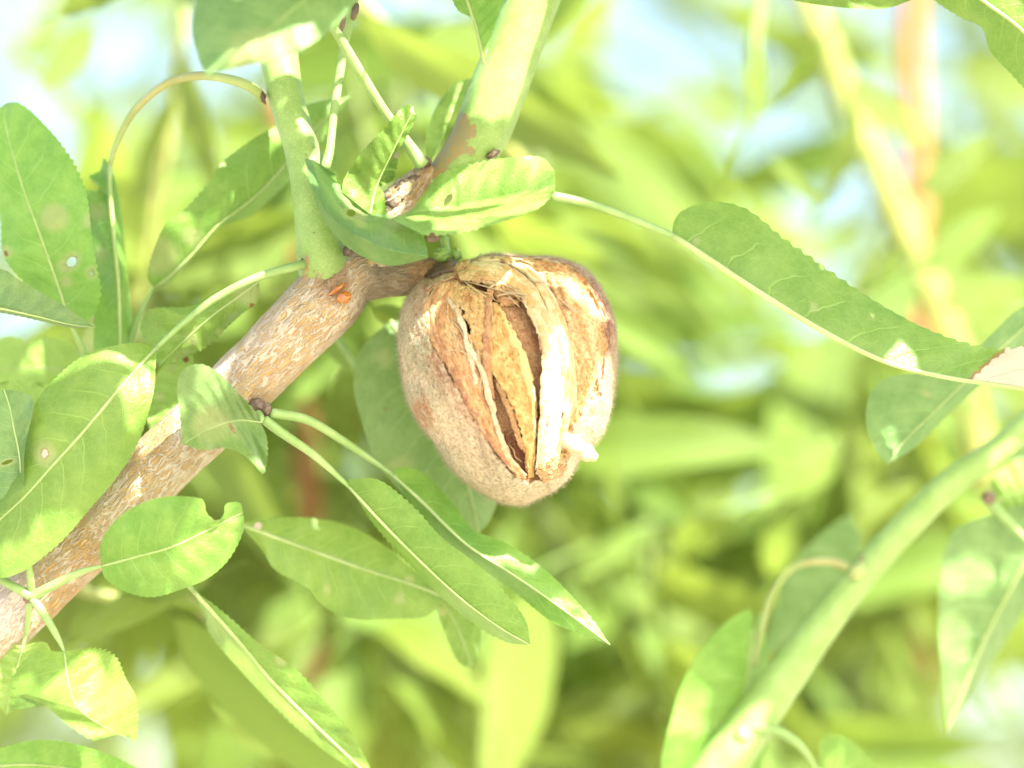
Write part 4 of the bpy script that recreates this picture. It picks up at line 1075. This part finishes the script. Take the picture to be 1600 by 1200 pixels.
leaf(S3, [(1330, 800), (1290, 870), (1245, 940), (1190, 1030)], [(1330, 800), (1275, 840), (1225, 910), (1190, 1030)], [(1330, 800), (1345, 860), (1300, 950), (1190, 1030)], d=[60, 58, 60], serr=0, mat=LEAF_GREY, rib=False, label='dim leaf behind the lower right shoot')

lump('bud', 1341, 893, 29, 12, 16, 14, PETIOLE_RED, S3, seed=61, ang=40)
lump('bud', 1160, 1150, 27, 14, 14, 14, SHOOT, S3, seed=62, ang=40)
lump('bud', 1545, 778, 33, 12, 10, 10, BUDM, S3, seed=63)
# ------------------------------------------------------------------ leaves and shoots out of focus
def bg_leaf_mesh(i, wid, bend, fold, twist):
    n, m = 12, 4
    t = np.linspace(0, 1, n)
    w = wid * np.sin(math.pi * t ** 0.8) ** 0.8
    w[0] = w[-1] = 0.006
    V = []
    for a, ww in zip(t, w):
        tw = twist * a
        for q in np.linspace(-1, 1, 2 * m + 1):
            y, z = q * ww, abs(q) * ww * fold
            y, z = y * math.cos(tw) - z * math.sin(tw), y * math.sin(tw) + z * math.cos(tw)
            V.append((a, y + 0.02 * math.sin(a * 5 + i), z - bend * a * a + 0.012 * math.sin(a * 17 + i) * abs(q)))
    F = grid_faces(n, 2 * m + 1)
    k = len(V)                                   # stalk: a thin three sided rod towards -x
    for x, r in ((-0.24, 0.013), (0.02, 0.010)):
        for j in range(3):
            V.append((x, r * math.cos(j * 2.1), r * math.sin(j * 2.1) + bend * 0.15 * (x < 0)))
    F += [(k + j, k + (j + 1) % 3, k + 3 + (j + 1) % 3, k + 3 + j) for j in range(3)]
    me = bpy.data.meshes.new('leaf_shape')
    me.from_pydata(V, [], F)
    me.polygons.foreach_set('use_smooth', [True] * len(me.polygons))
    me.materials.append(LEAF_BG)
    return me
BGM = [bg_leaf_mesh(i, *p) for i, p in enumerate([(0.11, 0.10, 0.35, 0.3), (0.13, 0.25, 0.2, -0.3), (0.105, -0.12, 0.5, 0.5), (0.125, 0.35, 0.3, 0.0), (0.14, 0.05, 0.15, -0.5), (0.10, 0.2, 0.6, 0.2), (0.17, 0.04, 0.1, 0.0)])]

from mathutils import Matrix
def frame(base, tip, roll):
    """matrix whose x runs base -> tip and whose z leans to the camera, rolled about x; scaled to the length"""
    x = np.asarray(tip, float) - np.asarray(base, float)
    ln = np.linalg.norm(x)
    x = x / ln
    z = -FWD - x * (-(FWD @ x))
    if np.linalg.norm(z) < 0.05:
        z = UP - x * (UP @ x)
    z /= np.linalg.norm(z)
    y = np.cross(z, x)
    c, s = math.cos(roll), math.sin(roll)
    y2, z2 = c * y + s * z, -s * y + c * z
    m = Matrix.Identity(4)
    for i in range(3):
        m[i][0], m[i][1], m[i][2], m[i][3] = x[i] * ln, y2[i] * ln, z2[i] * ln, base[i]
    return m

def put_leaf(parent, base, tip, roll, k=None, wide=1.0, mesh=None):
    o = bpy.data.objects.new('leaf', mesh or BGM[random.randrange(len(BGM)) if k is None else k])
    COL.objects.link(o)
    o.parent = parent
    m = frame(base, tip, roll) @ Matrix.Diagonal((1, wide, wide, 1))
    o.matrix_local = Matrix.Translation(Vector(-origin_of(parent))) @ m
    return o

def bg_shoot(path, rad, mat, label, leaves=(), auto=0, leaf_mm=(38, 65), group='out of focus shoots behind the branch', name='background_shoot', skip=None):
    path = np.array(path, float)
    root = empty(name, P(*path[0]), label, 'shoot', group)
    v, f, uv = tube_mesh(path, rad, n=30, seg=10)
    make_obj('stem', v, f, mat, root, uv=uv, col=np.zeros((len(v), 3)))
    for (x0, y0, x1, y1, wide, d, roll) in leaves:
        put_leaf(root, P(x0, y0, d), P(x1, y1, d + random.uniform(-8, 14)), math.radians(roll), None, wide)
    if auto:
        w = PV(spline(path, 40))
        for i in range(auto):
            for _ in range(12):
                b = w[int((i + random.random()) / auto * 39)]
                a = i * 2.4 + random.uniform(-0.5, 0.5)
                ln = random.uniform(*leaf_mm) * 0.001
                dr = math.cos(a) * RIGHT + math.sin(a) * FWD * 0.8 + UP * random.uniform(-1.6, 0.35)
                dr /= np.linalg.norm(dr)
                b2 = b + dr * ln * 0.22
                t = b2 + dr * ln
                if skip is None or not skip(proj(b2 + dr * ln * 0.5)):
                    put_leaf(root, b2, t, random.uniform(-1.4, 1.4))
                    break
    return root

# places where the sky shows through between the far leaves
GAPS = [(110, 70, 75), (290, 60, 70), (250, 250, 60), (300, 300, 55), (20, 20, 60), (110, 500, 40), (990, 90, 90), (1100, 60, 55), (1080, 170, 65), (1010, 190, 70), (890, 260, 60), (960, 330, 50), (980, 430, 55), (1040, 560, 75), (1140, 500, 55), (1215, 560, 45),
        (1130, 620, 60), (545, 790, 40), (1100, 720, 42), (1065, 790, 45), (1340, 60, 40), (1470, 235, 40), (700, 230, 45), (1270, 420, 35), (1060, 1180, 45), (900, 580, 60), (870, 440, 50)]
def in_gap(p, grow=0.0):
    return any((p[0] - x) ** 2 + (p[1] - y) ** 2 < (r * 0.62 + grow) ** 2 for x, y, r in GAPS)

# shoots one can make out
bg_shoot([(435, 140, 190), (455, 380, 200), (478, 700, 210), (488, 1000, 220), (500, 1300, 230)], [17, 19, 21, 23], TWIG_ORANGE, 'blurred orange stem left of centre behind the branch', [
    (480, 640, 330, 760, 1.0, 200, 30), (470, 420, 330, 330, 1.1, 200, -20), (330, 360, 500, 460, 1.0, 190, 10), (490, 900, 660, 1010, 1.2, 200, -40)])
bg_shoot([(768, 930, 180), (775, 1050, 180), (772, 1280, 185)], [15, 17, 18], TWIG_ORANGE, 'blurred orange stem below the fruit', [
    (770, 1060, 600, 1130, 1.1, 170, 20), (780, 1100, 960, 1050, 1.1, 180, -10), (775, 1180, 930, 1190, 1.3, 160, 30)])
bg_shoot([(1422, -60, 260), (1425, 120, 262), (1432, 400, 266), (1436, 800, 270), (1440, 1300, 276)], [20, 22, 23, 24], TWIG_ORANGE, 'blurred reddish orange upright stem at the right', [
    (1430, 300, 1560, 210, 1.2, 150, 10), (1430, 420, 1330, 560, 1.2, 150, 20), (1440, 560, 1570, 640, 1.3, 150, -30), (1440, 760, 1310, 830, 1.2, 140, 60), (1430, 230, 1330, 120, 1.2, 150, 30), (1440, 1060, 1560, 1010, 1.2, 150, 60)])
bg_shoot([(1235, -60, 180), (1290, 70, 180), (1340, 200, 182), (1400, 330, 184), (1460, 470, 186), (1510, 620, 190), (1540, 760, 194)], [19, 22, 24, 25, 26], TWIG_YELLOW, 'blurred yellow green stem slanting down at the upper right', [
    (1290, 60, 1190, 190, 1.0, 120, 15), (1330, 170, 1310, 330, 1.1, 125, -20), (1350, 250, 1240, 320, 1.4, 140, 80), (1440, 420, 1570, 330, 1.2, 130, 20), (1470, 480, 1600, 430, 1.2, 125, -20), (1430, 390, 1330, 460, 1.1, 130, 40)])
bg_shoot([(1195, -60, 110), (1180, 60, 112), (1175, 200, 118)], [8, 8, 7], PETIOLE, 'blurred bright upright leaf spray at the top right', [(1180, 190, 1182, 20, 1.0, 110, 20), (1170, 210, 1120, 300, 1.3, 120, 70), (1200, 250, 1290, 320, 1.0, 120, -30)])
bg_shoot([(540, -20, 95), (640, 80, 98), (760, 190, 100), (820, 260, 104)], [10, 10, 9], TWIG_YELLOW, 'blurred pale twig crossing behind the petioles', [(560, 20, 960, 290, 0.85, 82, 55), (720, 230, 590, 330, 1.4, 110, 70), (640, 90, 820, 60, 1.2, 100, -10)])
bg_shoot([(290, 20, 120), (275, 150, 122), (240, 330, 126), (215, 480, 130)], [9, 10, 10], TWIG_YELLOW, 'blurred yellow twig behind the upper left leaves', [
    (285, 60, 330, 330, 0.8, 115, 55), (270, 150, 200, 360, 0.7, 110, 10), (90, 20, 210, -30, 1.4, 70, 60), (150, 40, 60, 150, 1.2, 150, 10)])
bg_shoot([(20, 880, 55), (160, 930, 58), (290, 935, 60), (360, 1000, 66), (450, 1100, 70), (560, 1230, 76)], [8, 9, 10, 10], TWIG_YELLOW, 'blurred yellow twig below the lower left leaves', [
    (275, 960, 580, 1290, 0.72, 52, 5), (330, 900, 90, 990, 0.95, 46, 15), (300, 1080, 520, 980, 0.7, 80, 70), (330, 960, 150, 900, 0.9, 48, 80), (450, 1180, 320, 1080, 1.0, 90, 10)])
bg_shoot([(820, 900, 150), (980, 830, 150), (1120, 800, 152), (1260, 760, 156)], [2.5, 2.5, 2], SHOOT, 'blurred twig right of the fruit', [
    (1220, 780, 1330, 680, 1.6, 140, 10), (1150, 800, 1030, 880, 1.6, 140, 0), (1240, 800, 1180, 930, 1.1, 130, 10), (1000, 830, 900, 900, 1.5, 150, 10), (960, 850, 960, 690, 1.1, 150, 80), (1120, 800, 1000, 960, 0.7, 140, 80)])
bg_shoot([(470, 470, 24), (520, 520, 24), (560, 580, 26)], [5, 5, 4], PETIOLE, 'blurred bright leaves between the branch and the fruit', [(585, 480, 660, 520, 2.0, 24, 0), (500, 500, 590, 640, 1.0, 30, 40), (560, 560, 480, 600, 1.5, 34, 60)])

# further shoots, alike
for i in range(54):
    d = random.uniform(130, 330) if i % 3 == 0 else random.uniform(170, 620)
    k = 1 + d / 450
    for _ in range(30):
        x = 800 + random.uniform(-900, 900) * k * 0.72
        y = 600 + random.uniform(-650, 700) * k * 0.72
        if not in_gap(proj(P(0, 0, d) * 0 + P(800 + (x - 800) / k, 600 + (y - 600) / k, d)), 20):
            break
    x, y = 800 + (x - 800) / k, 600 + (y - 600) / k
    ln = random.uniform(300, 620) / k
    a = random.uniform(-0.5, 0.5)
    bx, by = x + math.sin(a) * ln * 0.5, y + math.cos(a) * ln * 0.5
    bg_shoot([(bx, by, d), (x + random.uniform(-20, 20), y, d + 10), (2 * x - bx, 2 * y - by, d + 25)], [11 / k, 9 / k, 5 / k], TWIG_DIM,
             'leafy green shoot far out of focus in the background', auto=random.randint(12, 19), skip=lambda p: in_gap(p, 12))

# the farthest leaves read as one mass
def far_leaves():
    V, F = [], []
    base = [np.array([v.co[:] for v in m.vertices]) for m in BGM]
    fac = [[tuple(p.vertices) for p in m.polygons] for m in BGM]
    n = 0
    while n < 5200:
        d = random.uniform(700, 2300)
        x, y = random.uniform(-1300, 2900), random.uniform(-700, 1800)
        if in_gap((x, y), 8) and random.random() < 0.86:
            continue
        if random.random() < 0.3 * (1 - y / 1200):
            continue
        b = P(x, y, d)
        dr = rng.normal(0, 1, 3)
        dr[2] -= 0.5
        dr /= np.linalg.norm(dr)
        m = np.array(frame(b, b + dr * random.uniform(0.05, 0.09), random.uniform(-1.5, 1.5)))
        k = random.randrange(len(BGM))
        v = base[k] @ m[:3, :3].T + m[:3, 3]
        off = sum(len(q) for q in V) if False else far_leaves.off
        V.append(v)
        F += [tuple(off + i for i in f) for f in fac[k]]
        far_leaves.off += len(v)
        n += 1
    o = make_obj('distant_foliage', np.vstack(V), F, LEAF_BG)
    o['kind'] = 'stuff'
    o['label'] = 'mass of sunlit leaves far out of focus'
    o['category'] = 'foliage'
far_leaves.off = 0
far_leaves()

# ------------------------------------------------------------------ unseen leaves added overhead, placed to dapple the branch with shade
# sunlit patches on the branch, as strokes (x0, y0, x1, y1, radius) in the photograph
LIT = [(870, 530, 872, 570, 12), (866, 570, 864, 730, 18), (945, 580, 935, 650, 12), (935, 650, 900, 710, 16), (880, 690, 930, 714, 14), (815, 20, 768, 150, 26), (330, 1020, 540, 1190, 18), (130, 985, 260, 960, 12),
       (370, 95, 480, 58, 13), (530, 60, 650, 245, 8), (528, 120, 513, 240, 8), (328, 795, 292, 915, 20), (350, 820, 320, 880, 12), (60, 1100, 160, 1135, 16), (185, 1060, 205, 1140, 14), (110, 1070, 130, 1110, 12), (145, 1025, 135, 1060, 6),
       (0, 880, 50, 872, 12), (218, 585, 205, 650, 10), (890, 950, 945, 1000, 20), (0, 950, 30, 975, 22), (270, 640, 235, 680, 16), (345, 580, 320, 610, 10), (240, 440, 255, 400, 14), (300, 395, 345, 350, 8), (360, 250, 430, 205, 12),
       (330, 462, 395, 440, 8), (55, 560, 120, 555, 14), (0, 1040, 20, 1080, 12), (1125, 1200, 1180, 1120, 14), (1545, 10, 1600, 52, 8), (1480, 900, 1590, 890, 12), (1480, 1000, 1490, 1110, 20), (1362, 690, 1388, 715, 12), (1570, 740, 1600, 740, 20),
       (690, 352, 840, 318, 8), (745, 262, 850, 258, 12), (1085, 1010, 1065, 1180, 24), (600, 480, 640, 520, 20), (560, 540, 600, 560, 10), (840, 745, 870, 735, 8)]
def shade_canopy():
    root = empty('added_shade_shoot', P(1150, -900, -60), 'unseen leafy shoot added above the frame, its leaves placed to dapple the branch with shade', 'shoot')
    e1 = np.cross(SUN, FWD); e1 /= np.linalg.norm(e1)
    e2 = np.cross(SUN, e1)
    bpy.context.view_layer.update()
    dg = bpy.context.evaluated_depsgraph_get()
    own = {BR.name, FR.name, S3.name}
    def top(o):
        while o.parent:
            o = o.parent
        return o.name
    lit, shade = [], []
    for y in range(4, 1200, 11):
        for x in range(4, 1600, 11):
            dv = Vector(P(x, y, 0) - CAM).normalized()
            h, loc, nor, idx, ob, mx = SC.ray_cast(dg, Vector(CAM), dv)
            if not h:
                continue
            best = 9.0
            for (x0, y0, x1, y1, r) in LIT:
                ex, ey = x1 - x0, y1 - y0
                t = min(1, max(0, ((x - x0) * ex + (y - y0) * ey) / (ex * ex + ey * ey + 1e-6)))
                best = min(best, math.hypot(x - x0 - t * ex, y - y0 - t * ey) / r)
            if best < 1:
                lit.append(loc[:])
            elif best > 1.35 and top(ob) in own:
                shade.append(loc[:])
    lit = np.array(lit)
    pts = np.array(shade)
    def covers(c, a, hl, hw, q):
        dx = q - c
        u = dx @ a
        v = dx @ np.array([-a[1], a[0]])
        return (np.abs(u) < hl) & (np.abs(v) < hw * np.sqrt(np.clip(1 - (u / hl) ** 2, 0, 1)))
    lit2 = np.column_stack([lit @ e1, lit @ e2])
    p2 = np.column_stack([pts @ e1, pts @ e2])
    order = rng.permutation(len(pts))
    done = np.zeros(len(pts), bool)
    tips = []
    for size, tries in ((1.0, 30), (0.6, 50), (0.38, 70), (0.24, 90)):
        for i in order:
            if done[i]:
                continue
            for tr in range(tries):
                hl = random.uniform(0.020, 0.034) * size
                hw = hl * random.uniform(0.26, 0.36)
                an = random.uniform(0, math.pi * 2)
                a = np.array([math.cos(an), math.sin(an)])
                off = a * random.uniform(-0.7, 0.7) * hl + np.array([-a[1], a[0]]) * random.uniform(-0.6, 0.6) * hw
                c = p2[i] + off
                if not covers(c, a, hl + 0.0006, hw + 0.0006, lit2).any():
                    break
            else:
                continue
            done |= covers(c, a, hl * 0.95, hw * 0.92, p2)
            up = (pts[i] - FOCUS) @ UP                 # how far up the sun's ray the leaf hangs: above the frame
            h = (random.uniform(0.082, 0.135) - up) / (SUN @ UP)
            ctr = c[0] * e1 + c[1] * e2 + SUN * (pts[i] @ SUN + h)
            dirw = a[0] * e1 + a[1] * e2
            m = Matrix.Identity(4)
            zz = SUN - dirw * (SUN @ dirw)
            zz /= np.linalg.norm(zz)
            yy = np.cross(zz, dirw)
            for k in range(3):
                m[k][0], m[k][1], m[k][2], m[k][3] = dirw[k] * 2 * hl, yy[k] * 2 * hl, zz[k] * 2 * hl, (ctr - dirw * hl)[k]
            o = bpy.data.objects.new('leaf', BGM[6])
            COL.objects.link(o)
            o.parent = root
            wk = hw / hl / 0.34
            o.matrix_local = Matrix.Translation(Vector(-origin_of(root))) @ m @ Matrix.Diagonal((1, wk, wk, 1))
            tips.append(ctr - dirw * hl * 1.45)
    # twigs that carry them, clear of the gaps through which the sun falls
    tips = np.array(tips)
    pr = proj(tips)
    n = 0
    for tr in range(400):
        j = random.randrange(len(tips))
        path = spline(np.array([(1150, -2300, -60), (0.5 * (pr[j, 0] + 1150), pr[j, 1] - 700, pr[j, 2]), tuple(pr[j])]), 40)
        if path[:, 1].max() > -70:
            continue
        w = PV(path)
        q = np.column_stack([w @ e1, w @ e2])
        dist = np.min(np.linalg.norm(q[:, None] - lit2[None, ::2], axis=2))
        if dist < 0.003:
            continue
        tube('stem', path, [22, 16, 8, 5], TWIG_YELLOW, root, n=40, seg=8)
        n += 1
        if n >= 14:
            break
shade_canopy()
